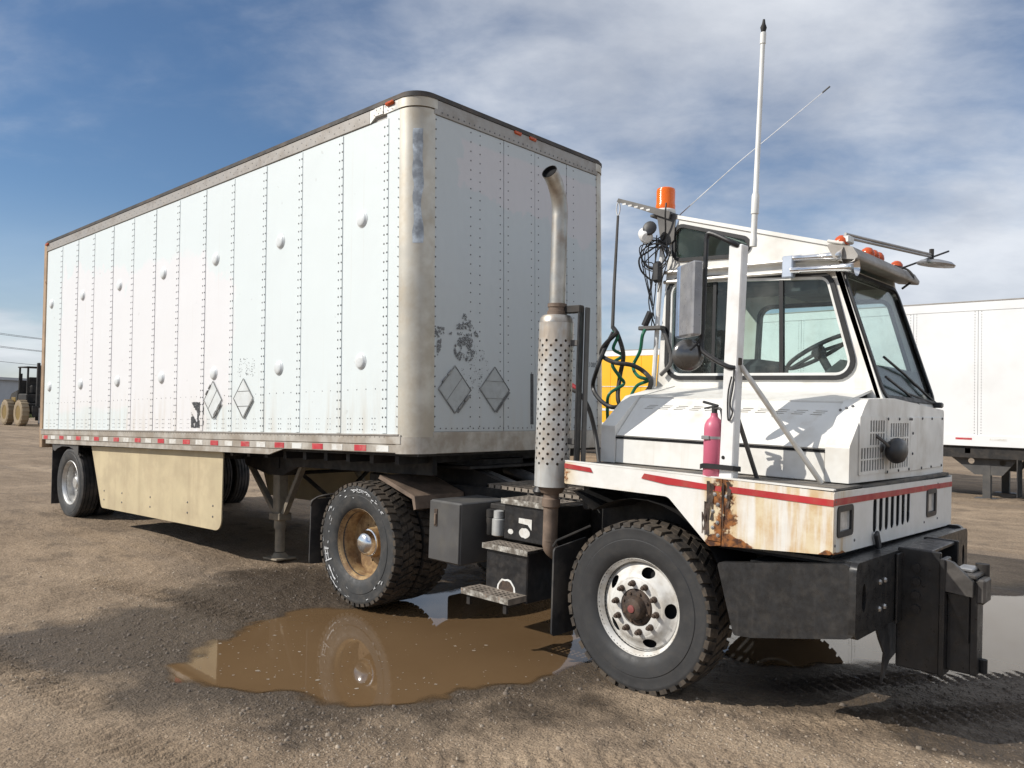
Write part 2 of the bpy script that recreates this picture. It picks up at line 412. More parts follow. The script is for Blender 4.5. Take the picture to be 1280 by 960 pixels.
trailer_paint('trailer_side', (.715, .772, .778), (.762, .753, .764),
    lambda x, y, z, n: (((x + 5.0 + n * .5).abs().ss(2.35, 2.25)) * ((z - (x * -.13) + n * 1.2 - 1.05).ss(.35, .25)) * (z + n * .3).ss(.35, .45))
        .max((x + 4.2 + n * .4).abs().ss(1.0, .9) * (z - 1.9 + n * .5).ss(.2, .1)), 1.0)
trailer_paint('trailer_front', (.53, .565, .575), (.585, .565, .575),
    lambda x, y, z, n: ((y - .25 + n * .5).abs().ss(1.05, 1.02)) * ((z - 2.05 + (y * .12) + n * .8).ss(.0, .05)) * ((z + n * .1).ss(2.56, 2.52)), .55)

# truck fender sheet: white paint with rust bleeding from the seam, the lower edge and the ends
def fender_paint(name):
    m, t, b = newmat(name); v = t.coord(); x, y, z = t.sep(v)
    n1 = t.noise(v, 7, 8, .68); n2 = t.noise(t.map(v, (14, 14, 1.2)), 1, 5, .6); n3 = t.noise(v, 30, 4, .6)
    seam = (x - .56).abs().ss(.16, .0); low = z.ss(1.04, .97) * ((x - .62).abs().ss(.22, .02).max((x - 1.15).abs().ss(.14, .02)) + .12)
    rear = x.ss(-.40, -.56); front = (x - 1.14).abs().ss(.05, 0) * z.ss(1.10, .98)
    side = (y + 1.15).abs().ss(.3, .05)
    stain = (seam * 1.0 + n2.ss(.36, .64) * 1.1 * x.ss(.30, .55) + x.ss(.42, .62) * .10 + rear * .95 + low * .8 + z.ss(1.24, 1.17) * x.ss(.3, -.1) * n2.ss(.4, .6) * .6) * side
    stain = stain + n2.ss(.55, .8) * .25
    c = t.mix(n1.ss(.3, .7), (.80, .79, .76), (.72, .71, .67))
    c = t.mix((stain * .8).min(.85), c, t.mix(n1.ss(.35, .65), (.66, .54, .33), (.55, .35, .14)))
    hard = ((seam * .32 + low * .56 + rear * .27 + front * .34) * side + n1 * .85).ss(.66, .72)
    rc = t.mix(n3.ss(.35, .65), (.055, .022, .012), (.30, .115, .03))
    c = t.mix(hard, c, rc); t.l(c, b.inputs['Base Color'])
    t.l(hard.ss(0, 1, .4, .85), b.inputs['Roughness']); t.l(t.bump((hard * .6 + n3 * .1), .35, .006), b.inputs['Normal'])
fender_paint('fender_paint')

# ------------------------------------------------------------------ terrain
def vnoise(x, y, seed):
    xi = np.floor(x).astype(np.int64); yi = np.floor(y).astype(np.int64); fx = x - xi; fy = y - yi
    fx = fx * fx * (3 - 2 * fx); fy = fy * fy * (3 - 2 * fy)
    def hsh(a, b):
        n = (a * 374761393 + b * 668265263 + seed * 974634777) & 0x7fffffff
        n = ((n ^ (n >> 13)) * 1274126177) & 0x7fffffff
        return ((n ^ (n >> 16)) & 0xffff) / 65535.
    a = hsh(xi, yi); b = hsh(xi + 1, yi); c = hsh(xi, yi + 1); d = hsh(xi + 1, yi + 1)
    return (a + (b - a) * fx) * (1 - fy) + (c + (d - c) * fx) * fy
def fbm(x, y, s, oct=4, seed=1, g=.5):
    r = 0; a = 1; tot = 0
    for i in range(oct): r = r + a * vnoise(x * s + 17.3 * i, y * s - 9.1 * i, seed + i); tot += a; a *= g; s *= 2.03
    return r / tot
def sst(x, a, b):
    t = np.clip((x - a) / (b - a), 0, 1); return t * t * (3 - 2 * t)
WATER = 0.0
POOL1 = [(-2.38, -2.92), (-2.72, -2.48), (-2.97, -2.06), (-3.06, -1.70), (-3.04, -1.32), (-2.85, -1.02), (-2.75, -.5), (-2.7, .1), (-2.35, .5), (-1.5, .45), (-.7, .1),
         (-.42, -.55), (-.42, -1.05), (-.50, -1.36), (-.65, -1.77), (-.78, -2.17), (-1.02, -2.55), (-1.4, -2.66), (-1.70, -2.78), (-2.0, -2.95)]
POOL2 = [(-.45, .55), (-.3, .05), (.15, -.15), (.50, .10), (.85, .62), (1.30, .78), (1.75, 1.12), (2.6, 1.7), (3.2, 3.0), (2.3, 4.2), (1.15, 4.0), (.75, 3.2), (.15, 1.9), (-.4, 1.2)]
WETP = [(-3.9, -3.9), (-3.834, -3.391), (-3.838, -2.892), (-3.774, -2.473), (-3.938, -1.768), (-4.26, -.991), (-4.204, -.2), (-3.149, -.3), (-2.177, -.4), (-.301, -.969),
        (-.04, -1.494), (-.443, -1.992), (-.663, -2.492), (-1.182, -2.941), (-1.528, -3.229), (-1.876, -3.158), (-2.048, -2.886), (-2.227, -3.215), (-2.616, -3.411), (-3.2, -3.9)]
WET_SHADE_F = [(-.6, -1.0), (.45, -.72), (1.2, -.72), (1.6, -.45), (2.2, .3), (2.6, 1.5), (.6, 1.2), (-.6, .3)]  # damp mud plus the bumper's shadow, painted dark into the ground
def sdist(x, y, poly):
    d = np.full(x.shape, 1e9); ins = np.zeros(x.shape, bool); n = len(poly)
    for i in range(n):
        x1, y1 = poly[i - 1]; x2, y2 = poly[i]; ex, ey = x2 - x1, y2 - y1
        t = np.clip(((x - x1) * ex + (y - y1) * ey) / (ex * ex + ey * ey), 0, 1)
        d = np.minimum(d, np.hypot(x - x1 - t * ex, y - y1 - t * ey))
        ins ^= ((y1 > y) != (y2 > y)) & (x < (x2 - x1) * (y - y1) / ((y2 - y1) if y2 != y1 else 1e-9) + x1)
    return np.where(ins, -d, d)
def ground(x, y):
    x = np.asarray(x, float); y = np.asarray(y, float)
    r = np.hypot(x + 2, y)
    base = .0135 * np.clip(-2 - x, 0, 7.5) - .021 * np.clip(-12 - x, 0, 45) + .012
    base = base + (fbm(x, y, .16, 3, 5) - .5) * .10 * sst(r, 6, 14)
    rough = (fbm(x, y, .9, 3, 11) - .5) * .06 + (fbm(x, y, 4.5, 3, 21) - .5) * .034 + (fbm(x, y, 17, 2, 31) - .5) * .008
    sd = np.minimum(sdist(x, y, POOL1), sdist(x, y, POOL2)) + (fbm(x, y, 1.6, 3, 41) - .5) * .34 + (fbm(x, y, 7, 2, 43) - .5) * .20
    out = WATER + np.clip(sd, 0, 9) * .035
    k = sst(sd, .15, 1.3); land = out * (1 - k) + np.maximum(base, WATER + .02) * k + rough * (.35 + .65 * k)
    basin = WATER - np.clip(-sd, 0, .6) * .11 + rough * .25 * sst(sd, -.25, 0)
    z = np.where(sd < 0, basin, np.maximum(land, WATER + np.clip(sd, 0, 1) * .03))
    # worn tyre ruts: along the yard behind, and lug prints by the front bumper
    for yc, a in ((-3.9, .018), (-5.6, .014), (4.4, .02), (8.6, .025), (9.7, .03), (10.3, .02)):
        z = z - a * np.exp(-((y - yc - .35 * np.sin(x * .23 + yc)) / .16) ** 2) * sst(np.abs(x + 1), 1.5, 4)
    z = z + .10 * np.exp(-((y - 10.6 - .3 * np.sin(x * .5)) / .22) ** 2) * fbm(x, y, 2.5, 3, 91) * sst(x, -6, -3)
    for (cx0, cy0, ang) in ((1.55, -.15, .95), (1.15, .42, 1.0), (-.6, -3.35, .28), (-2.9, -3.6, .12), (.55, -2.1, .7), (-4.0, -2.1, .2)):
        u = (x - cx0) * math.cos(ang) + (y - cy0) * math.sin(ang); w_ = -(x - cx0) * math.sin(ang) + (y - cy0) * math.cos(ang)
        msk = np.exp(-(w_ / .15) ** 4) * sst(np.abs(u), 1.3, .8)
        z = z + msk * (.012 * np.sin(u * 2 * PI / .085 + np.abs(w_) * 14) - .006)
    wet_shade = sst(sd + (fbm(x, y, 2.2, 4, 51) - .5) * .8, .55, .08)
    wet_shade = np.maximum(wet_shade, sst(sdist(x, y, WETP) + (fbm(x, y, 1.5, 4, 55) - .5) * 1.5 + (fbm(x, y, 8, 3, 57) - .5) * .5, .38, -.36))
    wet_shade = np.maximum(wet_shade, sst(sdist(x, y, WET_SHADE_F) + (fbm(x, y, 2.4, 4, 65) - .5) * .6, .12, -.12))  # paints the shade below the front bumper into the same mask
    for (cx0, cy0, rx, ry, rt) in ((1.75, -.35, .75, .5, .9), (-.1, .3, 1.2, .9, 0), (-2.4, -.2, 1.6, 1.3, 0), (1.2, .2, 1.1, .6, .6), (.75, -.05, 1.25, .72, .5)):  # last ellipse deepens the painted shade under the front bumper
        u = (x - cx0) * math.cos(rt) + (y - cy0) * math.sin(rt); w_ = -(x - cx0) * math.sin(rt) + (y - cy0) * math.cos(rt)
        wet_shade = np.maximum(wet_shade, sst(np.hypot(u / rx, w_ / ry) + (fbm(x, y, 2.6, 4, 61) - .5) * 1.1, 1.1, .65))
    return z, wet_shade, sd
def axis(lo, hi, step, far, n):
    c = np.arange(lo, hi, step); g = (far / step) ** (1. / n)
    a, b = [], []; s = step; p = hi; q = lo
    while p < far: s *= 1.085; p += s; a.append(p)
    s = step
    while q > -far: s *= 1.085; q -= s; b.append(q)
    return np.concatenate([b[::-1], c, a])
gx = axis(-5.2, 2.6, .026, 900, 90); gy = axis(-4.1, 1.6, .026, 900, 90)
GX, GY = np.meshgrid(gx, gy); Z, WET, SD = ground(GX, GY)
far_r = np.hypot(GX, GY); Z = np.where(far_r > 250, Z * np.clip(1 - (far_r - 250) / 500, 0, 1) - .8 * np.clip((far_r - 250) / 500, 0, 1), Z)
def sheet(name, GX, GY, Z, attr=None):
    ny, nx = GX.shape; me = bpy.data.meshes.new(name)
    co = np.stack([GX, GY, Z], -1).reshape(-1, 3); i = np.arange(nx * ny).reshape(ny, nx)
    q = np.stack([i[:-1, :-1], i[:-1, 1:], i[1:, 1:], i[1:, :-1]], -1).reshape(-1, 4)
    me.vertices.add(len(co)); me.vertices.foreach_set('co', co.ravel()); me.loops.add(q.size); me.loops.foreach_set('vertex_index', q.ravel().astype(np.int32))
    me.polygons.add(len(q)); me.polygons.foreach_set('loop_start', np.arange(0, q.size, 4, dtype=np.int32)); me.polygons.foreach_set('use_smooth', np.ones(len(q), bool))
    me.update(calc_edges=True); me.validate()
    if attr is not None: me.attributes.new('wet_shade', 'FLOAT', 'POINT').data.foreach_set('value', attr.ravel().astype(np.float32))
    return me
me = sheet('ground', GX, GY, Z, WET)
m, t, b = newmat('dirt'); v = t.coord(); at = t.n('Attribute'); at.attribute_name = 'wet_shade'; wet_shade = X(t.nt, at.outputs['Fac'])
n_big = t.noise(v, .35, 2, .6); n_mid = t.noise(v, 2.3, 4, .65); n_fine = t.noise(v, 42, 4, .7); n_grit = t.noise(v, 170, 2, .6)
n_lane = t.noise(t.map(v, (.10, 1.1, 1), rot=(0, 0, .04)), 1.3, 4, .62)
vo = t.vor(v, 75)
c = t.mix(n_big.ss(.35, .65), (.235, .174, .118), (.318, .240, .166)); c = t.mix(n_mid.ss(.35, .7) * .55, c, (.150, .110, .076))
c = t.mix(n_lane.ss(.5, .72) * .5, c, (.44, .34, .24)); c = t.mix(n_lane.ss(.46, .30) * .6, c, (.185, .145, .11))
c = t.mix(n_fine.ss(.52, .74) * .55, c, (.47, .375, .275)); c = t.mix(n_grit.ss(.42, .25) * .55, c, (.12, .094, .07))
hv = t.n('HueSaturation'); t.l(c, hv.inputs['Color']); t.l(X(t.nt, vo.outputs['Color']).ss(0, 1, .80, 1.16), hv.inputs['Value']); c = hv.outputs[0]
wf = (wet_shade * (n_mid * .6 + .75)).min(1)
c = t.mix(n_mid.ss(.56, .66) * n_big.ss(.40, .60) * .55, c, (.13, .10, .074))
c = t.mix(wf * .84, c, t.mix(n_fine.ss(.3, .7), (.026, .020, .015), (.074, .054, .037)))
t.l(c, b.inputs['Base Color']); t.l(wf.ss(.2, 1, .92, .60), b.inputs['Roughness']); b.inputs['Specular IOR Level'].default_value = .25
n_clod = t.noise(v, 11, 4, .62)
hh = (n_fine * .8) + (n_grit * .25) + (X(t.nt, vo.outputs['Distance']) * -.45) + (n_clod.ss(.40, .66) * .8)  + n_mid * 1.5
t.l(t.bump(hh, .75, .014), b.inputs['Normal'])
me.materials.append(m); g = link('ground', me, kind='structure'); g['label'] = 'brown packed dirt and gravel yard with dark damp mud around the puddles and painted shade under the front bumper'
# water
m, t, b = newmat('muddy_water'); v = t.coord()
t.l(t.mix(t.noise(v, 1.3, 4), (.125, .076, .038), (.165, .105, .055)), b.inputs['Base Color'])
b.inputs['Roughness'].default_value = .02; b.inputs['IOR'].default_value = 1.33
t.l(t.bump(t.noise(v, 5, 2, .5), .012, .02), b.inputs['Normal'])
ad = t.n('Attribute'); ad.attribute_name = 'depth'; t.l(X(t.nt, ad.outputs['Fac']).ss(-.002, .010), b.inputs['Alpha'])
for nm, pool, lb in (('puddle', POOL1, 'large brown muddy puddle between the truck drive and steer wheels'), ('puddle', POOL2, 'shallow grey puddle reflecting the sky beyond the front bumper')):
    xs = np.arange(min(p[0] for p in pool) - .5, max(p[0] for p in pool) + .5, .03); ys = np.arange(min(p[1] for p in pool) - .5, max(p[1] for p in pool) + .5, .03)
    wx, wy = np.meshgrid(xs, ys); dep = WATER - ground(wx, wy)[0]; dep = np.where(sdist(wx, wy, pool) > .45, -.1, dep)
    idx = np.arange(wx.size).reshape(wx.shape); q = np.stack([idx[:-1, :-1], idx[:-1, 1:], idx[1:, 1:], idx[1:, :-1]], -1).reshape(-1, 4)
    q = q[dep.ravel()[q].max(1) > -.006]; used, inv = np.unique(q, return_inverse=True)
    wme = bpy.data.meshes.new(nm); wme.from_pydata([(float(a), float(b_), WATER) for a, b_ in zip(wx.ravel()[used], wy.ravel()[used])], [], inv.reshape(-1, 4).tolist())
    wme.attributes.new('depth', 'FLOAT', 'POINT').data.foreach_set('value', dep.ravel()[used].astype(np.float32)); wme.materials.append(MATS['muddy_water'])
    o = link(nm, wme, kind='structure', label=lb)
# loose gravel
N = 46000
u = rng.random(N); ang = rng.uniform(-.68, .68, N) ; dist = 2.6 * (9.0 / 2.6) ** u
hd = math.atan2(CF.y, CF.x); px = CAM.x + dist * np.cos(hd - ang) ; py = CAM.y + dist * np.sin(hd - ang)
gz, gw, gs = ground(px, py); keep = gs > .03
clump = fbm(px, py, 1.4, 3, 77); keep &= rng.random(N) < np.clip(.25 + (clump - .42) * 3.2, .08, 1)
px, py, gz, gw = px[keep], py[keep], gz[keep], gw[keep]; n = len(px)
sz = .0018 + .0020 * rng.exponential(1, n); sz = np.clip(sz, .0018, .016) * (1 + .6 * gw * rng.random(n))
base_v = np.array([(1, 0, 0), (0, 1, 0), (-1, 0, 0), (0, -1, 0), (.5, .5, .55), (-.5, .5, .6), (-.5, -.5, .5), (.5, -.5, .62)], float)
base_f = np.array([(4, 5, 6), (4, 6, 7), (0, 1, 4), (1, 5, 4), (1, 2, 5), (2, 6, 5), (2, 3, 6), (3, 7, 6), (3, 0, 7), (0, 4, 7)])
th = rng.uniform(0, 2 * PI, n); sc = rng.uniform(.7, 1.3, (n, 8, 3)); vv = base_v[None] * sc
vv[..., 2] = np.where(np.arange(8)[None] < 4, vv[..., 2] - .15, vv[..., 2])
rx = vv[..., 0] * np.cos(th)[:, None] - vv[..., 1] * np.sin(th)[:, None]; ry = vv[..., 0] * np.sin(th)[:, None] + vv[..., 1] * np.cos(th)[:, None]
co = np.stack([px[:, None] + rx * sz[:, None], py[:, None] + ry * sz[:, None], gz[:, None] + vv[..., 2] * sz[:, None] * 1.15], -1).reshape(-1, 3)
fc = (base_f[None] + (np.arange(n) * 8)[:, None, None]).reshape(-1, 3)
me = bpy.data.meshes.new('gravel'); me.vertices.add(len(co)); me.vertices.foreach_set('co', co.ravel()); me.loops.add(fc.size); me.loops.foreach_set('vertex_index', fc.ravel().astype(np.int32))
me.polygons.add(len(fc)); me.polygons.foreach_set('loop_start', np.arange(0, fc.size, 3, dtype=np.int32)); me.update(calc_edges=True)
me.attributes.new('wet_shade', 'FLOAT', 'POINT').data.foreach_set('value', np.repeat(gw, 8).astype(np.float32))
me.attributes.new('tone', 'FLOAT', 'POINT').data.foreach_set('value', np.repeat(rng.random(n), 8).astype(np.float32))
m, t, b = newmat('gravel_stone'); a1 = t.n('Attribute'); a1.attribute_name = 'wet_shade'; a2 = t.n('Attribute'); a2.attribute_name = 'tone'
c = t.mix(X(t.nt, a2.outputs['Fac']), (.24, .185, .14), (.44, .365, .28)); c = t.mix(X(t.nt, a1.outputs['Fac']) * .8, c, (.075, .06, .05))
t.l(c, b.inputs['Base Color']); b.inputs['Roughness'].default_value = .85
me.materials.append(m); link('gravel', me, kind='stuff', label='loose gravel and small stones strewn over the dirt')['category'] = 'gravel'

# bits of straw and grit floating on the water
fl = MB(); random.seed(21); k_ = 0
while k_ < 230:
    x = random.uniform(-3.0, -.5); y = random.uniform(-2.8, -.9)
    if random.random() > .35 + .65 * (y < -1.8): continue
    if float(sdist(np.array([x]), np.array([y]), POOL1)[0]) > -.12: continue
    s_ = random.uniform(.003, .010) * (1 + 1.2 * (random.random() < .08)); a0 = random.uniform(0, 6); n = random.randint(4, 6)
    fl.add([(x + s_ * random.uniform(.5, 1) * math.cos(a0 + 6.283 * i / n), y + s_ * random.uniform(.4, 1) * math.sin(a0 + 6.283 * i / n), WATER + .0015) for i in range(n)], [tuple(range(n))]); k_ += 1
o = fl.build('floating_debris', 'stone', smooth=0, kind='stuff'); o['label'] = 'pale specks of debris floating on the brown puddle'; o['category'] = 'debris'
# ------------------------------------------------------------------ wheels (axis y, outer face towards -y)
def tyre_mesh(name, R, hw, rim, blocks, mat_side, mat_tread, rows):
    p = MB(); k = R / .515; d = .024 * k if blocks else .012
    rs = [(-hw * .74, rim), (-hw * .90, rim + .022), (-hw * .965, rim + .06), (-hw, rim + .105), (-hw * 1.005, rim + .118), (-hw * .975, rim + .122), (-hw * .985, rim + .14),
          (-hw * .965, R - .052), (-hw * .975, R - .046), (-hw * .93, R - .022 - d * .3), (-hw * .86, R - d)]
    if blocks: mid = [(-hw * .5, R - d + .004), (0, R - d + .006), (hw * .5, R - d + .004)]
    else:
        mid = []
        for g in (-.58, -.2, .2, .58):
            for dd, rr in ((-.05, R), (-.035, R - .014), (.035, R - .014), (.05, R)): mid.append((hw * (g + dd), rr))
        rs[-1] = (-hw * .84, R - .006)
    prof = rs + mid + [(-a, r) for a, r in reversed(rs)] + [(hw * .5, rim - .02), (-hw * .5, rim - .02)]
    p.lathe(prof, ax='y', n=72, closed=True); nside = len(p.f)
    if blocks:
        N = blocks
        for (y0, y1, ph, sk, wd, sh) in rows:
            for i in range(N):
                a0 = (i + ph) * 2 * PI / N; w_ = 2 * PI / N * wd; vs = []
                for rr in (R - d - .012, R):
                    e = .0 if rr > R - d else .0
                    for yy, s_ in ((y0, -sk), (y1, sk)):
                        for aa in (0, w_):
                            t_ = a0 + aa + s_ * w_; q = rr - (sh if (abs(yy) > hw * .8 and rr > R - d) else 0)
                            vs.append((q * math.sin(t_), yy * (1.0 if rr < R else .985), q * math.cos(t_)))
                p.add(vs, [(0, 1, 3, 2), (4, 6, 7, 5), (0, 4, 5, 1), (2, 3, 7, 6), (0, 2, 6, 4), (1, 5, 7, 3)])
    me = bpy.data.meshes.new(name); me.from_pydata([tuple(q) for q in p.v], [], p.f)
    bm = bmesh.new(); bm.from_mesh(me); bmesh.ops.recalc_face_normals(bm, faces=bm.faces); bm.to_mesh(me); bm.free()
    me.materials.append(MATS[mat_side]); me.materials.append(MATS[mat_tread])
    for f_ in me.polygons:
        c = f_.center; rr = math.hypot(c.x, c.z)
        f_.material_index = 1 if (f_.index >= nside or (abs(c.y) < hw * .9 and rr > R - .06)) else 0
        f_.use_smooth = f_.index < nside
    me.set_sharp_from_angle(angle=math.radians(40)); return me
hw = .138
LUG = [(-hw * 1.0, -hw * .47, 0, .18, .66, .010), (-hw * .43, -.004, .45, -.22, .70, 0), (.004, hw * .43, .1, -.22, .70, 0), (hw * .47, hw * 1.0, .55, .18, .66, .010)]
T_STEER = tyre_mesh('tyre', .515, hw, .285, 42, 'tyre_rubber', 'tread_mud', LUG)
T_DRIVE = tyre_mesh('tyre', .515, hw, .285, 46, 'drive_rubber', 'tread_mud', LUG)
T_TRAIL = tyre_mesh('tyre', .470, .125, .285, 0, 'drive_rubber', 'rubber', None)
def disc_with_holes(p, prof, n, holes):
    """turned disc, axis y; holes [(angle, radius, half tangential, half radial)]"""
    m_ = len(prof); idx = {}
    def hd_(a, r):
        best = 9
        for (ha, hr, ht, hq) in holes:
            da = (a - ha + PI) % (2 * PI) - PI; best = min(best, math.hypot(da * hr / ht, (r - hr) / hq))
        return best
    vs = []
    for i, (yy, r) in enumerate(prof):
        for k in range(n):
            a = 2 * PI * k / n; rr = r; y2 = yy
            for (ha, hr, ht, hq) in holes:
                da = (a - ha + PI) % (2 * PI) - PI; d = math.hypot(da * hr / ht, (r - hr) / hq)
                if .72 < d < 1.22: a = ha + da / d; rr = hr + (r - hr) / d; y2 = np.interp(-rr, [-q[1] for q in prof], [q[0] for q in prof])
            idx[i, k] = len(vs); vs.append((y2, rr, a, hd_(2 * PI * k / n, r)))
    V_ = [(r_ * math.sin(a_), y_, r_ * math.cos(a_)) for y_, r_, a_, _ in vs]; F_ = []
    for i in range(m_ - 1):
        for k in range(n):
            q = (idx[i, k], idx[i, (k + 1) % n], idx[i + 1, (k + 1) % n], idx[i + 1, k])
            if min(vs[j][3] for j in q) < .72: continue
            F_.append(q)
    p.add(V_, F_)
def rimset():
    barrel = lambda w_: [(-w_, .297), (-w_ * 1.04, .290), (-w_ * .93, .282), (-w_ * .80, .268), (-w_ * .3, .262), (w_ * .8, .262), (w_, .29), (w_ * 1.02, .297), (w_ * .95, .300), (w_ * .75, .275), (-w_ * .25, .272), (-w_ * .8, .279), (-w_ * .93, .300)]
    holes = [(math.radians(8 + 72 * k), .218, .044, .029) for k in range(5)]
    s_ = MB(); s_.lathe(barrel(.105), ax='y', n=64, closed=True)
    rr = np.linspace(.265, .170, 20); prof = []
    for r in rr: prof.append((float(np.interp(-r, [-.265, -.255, -.240, -.220, -.195, -.18, -.170], [-.045, -.060, -.066, -.080, -.104, -.113, -.114])), float(r)))
    disc_with_holes(s_, prof, 130, holes)
    prof2 = [(-.114, .170), (-.116, .166), (-.116, .112), (-.08, .108)]; s_.lathe(prof2, ax='y', n=48); s_.f.pop(); s_.f.pop()
    steer = s_.mesh('wheel', 'rim_white', 40, fix=False)
    bm = bmesh.new(); bm.from_mesh(steer); bmesh.ops.recalc_face_normals(bm, faces=bm.faces); bm.to_mesh(steer); bm.free()
    d_ = MB(); d_.lathe(barrel(.105), ax='y', n=64, closed=True); d_.lathe([(.05, .263), (.075, .25), (.085, .20), (.08, .17), (.08, .13), (.04, .125), (-.0, .115)], ax='y', n=48)
    for k in range(10): a = 2 * PI * k / 10; d_.lathe([(.08, .015), (.055, .015), (.05, .010)], (.155 * math.sin(a), 0, .155 * math.cos(a)), 'y', 6)
    drive = d_.mesh('wheel', 'rim_tan', 40)
    t_ = MB(); t_.lathe(barrel(.105), ax='y', n=56, closed=True); t_.lathe([(.02, .263), (.035, .25), (.04, .19), (.03, .16), (.03, .10), (-.03, .09), (-.05, .07), (-.055, .0)], ax='y', n=40)
    for k in range(10): a = 2 * PI * k / 10; t_.lathe([(.03, .016), (-.005, .016), (-.01, .008)], (.135 * math.sin(a), 0, .135 * math.cos(a)), 'y', 6)
    trail = t_.mesh('wheel', 'rim_silver', 40)
    i_ = MB(); i_.lathe(barrel(.105), ax='y', n=40, closed=True); i_.lathe([(-.05, .263), (-.06, .2), (-.06, .05)], ax='y', n=30)
    inner = i_.mesh('wheel', 'chassis_dark', 40)
    h_ = MB(); h_.lathe([(-.08, .107), (-.112, .107), (-.120, .100), (-.124, .074), (-.150, .066), (-.165, .058), (-.172, .040)], ax='y', n=28)
    for k in range(8): a = 2 * PI * k / 8 + .2; h_.lathe([(-.118, .008), (-.132, .008), (-.133, .004)], (.088 * math.sin(a), 0, .088 * math.cos(a)), 'y', 6)
    hub = h_.mesh('hub', 'hub_rust', 35); global DRUM
    DRUM = MB().lathe([(-.035, .255), (-.02, .05)], ax='y', n=40).mesh('brake_drum', 'soot_shade', 35)
    c_ = MB().lathe([(-.171, .024), (-.178, .022), (-.180, .012), (-.181, .0)], ax='y', n=20); cap = c_.mesh('hub_cap', 'red_cap', 35)
    l_ = MB().lathe([(0, .020), (-.006, .020), (-.008, .0155), (-.030, .0155), (-.033, .010), (-.044, .010), (-.046, .006)], ax='y', n=10); nut = l_.mesh('lug_nut', 'hub_rust', 30)
    k_ = MB().lathe([(.02, .116), (-.01, .114), (-.014, .104), (-.045, .098), (-.072, .080), (-.088, .050), (-.094, .0)], ax='y', n=32); ccap = k_.mesh('hub_cap', 'chrome', 40)
    return steer, drive, trail, inner, hub, cap, nut, ccap
R_STEER, R_DRIVE, R_TRAIL, R_INNER, HUB, CAP, NUT, CCAP = rimset()
def wheel(parent, loc, right, kind, spin=0.):
    rim, ty = {'steer': (R_STEER, T_STEER), 'drive': (R_DRIVE, T_DRIVE), 'trail': (R_TRAIL, T_TRAIL), 'inner': (R_INNER, T_DRIVE), 'tinner': (R_INNER, T_TRAIL)}[kind]
    o = link('wheel', rim, parent, loc, (0, 0, 0 if right else PI)); o.rotation_mode = 'XYZ'
    if spin: o.rotation_euler = (Matrix.Rotation(0 if right else PI, 4, 'Z') @ Matrix.Rotation(spin, 4, 'Y')).to_euler()
    link('tyre', ty, o)
    if kind == 'steer':
        link('hub', HUB, o); link('brake_drum', DRUM, o); link('hub_cap', CAP, o)
        for k in range(10):
            a = 2 * PI * (k + .5) / 10; link('lug_nut', NUT, o, (.143 * math.sin(a), -.116, .143 * math.cos(a)))
    if kind == 'drive': link('hub_cap', CCAP, o)
    return o

# ------------------------------------------------------------------ the pup trailer (its own frame: front centre of the floor, x forward)
TR = thing('box_trailer', 'weathered white riveted box trailer coupled behind the yard truck', 'trailer', (-1.931, .04, 1.330), (0, -.03, 0))
W2 = 1.26; LEN = 8.01; TOP = 2.815; CRN = .18
def outline(d):
    r = CRN - d; pts = []
    for k in range(9): a = -PI / 2 + PI / 2 * k / 8; pts.append((-CRN + r * math.cos(a), -W2 + CRN + r * math.sin(a)))
    for k in range(9): a = PI / 2 * k / 8; pts.append((-CRN + r * math.cos(a), W2 - CRN + r * math.sin(a)))
    return pts + [(-LEN + .02, W2 - d), (-LEN + .02, -W2 + d)]
MB().prism(outline(.012), 'z', .03, TOP - .03).build('body_core', 'rail_grey', TR)
seams = [-7.93, -7.37, -6.80, -6.25, -5.66, -5.07, -4.485, -3.91, -3.32, -2.745, -2.155, -1.56, -.957, -.356, -.185]
for i in range(len(seams) - 1):
    a, b_ = seams[i] + .003, seams[i + 1] - .003
    zt = 2.70 if i == len(seams) - 2 else 2.662
    pl = MB(); bul = .003 if i % 2 else .0
    pl.box(((a + b_) / 2, -W2 + .005, (.14 + zt) / 2), (b_ - a, .012 + bul, zt - .14), .0025); pl.build('side_panel', 'trailer_side', TR, 20)
    MB().box(((a + b_) / 2, W2 - .005, (.14 + zt) / 2), (b_ - a, .012, zt - .14), .0025).build('side_panel', 'trailer_side', TR, 20)
for s_ in (-1, 1):                                   # flat joint strips under the rivet columns
    for x in seams[1:-1]:
        if s_ < 0: MB().box((x, -W2 - .0045, 1.40), (.058, .006, 2.51), .002).build('joint_strip', 'trailer_side', TR, 20)
fy = [-1.08, -.27, .14, .60, 1.08]
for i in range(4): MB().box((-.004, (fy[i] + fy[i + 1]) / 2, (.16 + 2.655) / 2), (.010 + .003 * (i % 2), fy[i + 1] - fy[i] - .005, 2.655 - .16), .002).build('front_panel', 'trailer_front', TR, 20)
def corner(sy, d0, d1, z0, z1, name, m_, e=0.):
    p = MB(); n = 14; lo = []
    for r in (CRN + d0, CRN + d1):
        a0, a1 = -PI / 2 - .0, 0.
        pts = [(-CRN - e, -r)] + [(-CRN + r * math.cos(a0 + (a1 - a0) * k / n), r * math.sin(a0 + (a1 - a0) * k / n)) for k in range(n + 1)] + [(-CRN + r, e)]
        lo.append(pts)
    poly = lo[1] + lo[0][::-1]; poly = [(a, sy * (W2 - CRN - b_) if 1 else 0) for a, b_ in [(q[0], q[1]) for q in poly]]
    poly = [(a, b_) for a, b_ in poly]
    return p.prism(poly, 'z', z0, z1).build(name, m_, TR, 30)
for s_ in (-1, 1): corner(s_, -.012, .006, .10, 2.69, 'corner_post', 'corner_alu', .012)
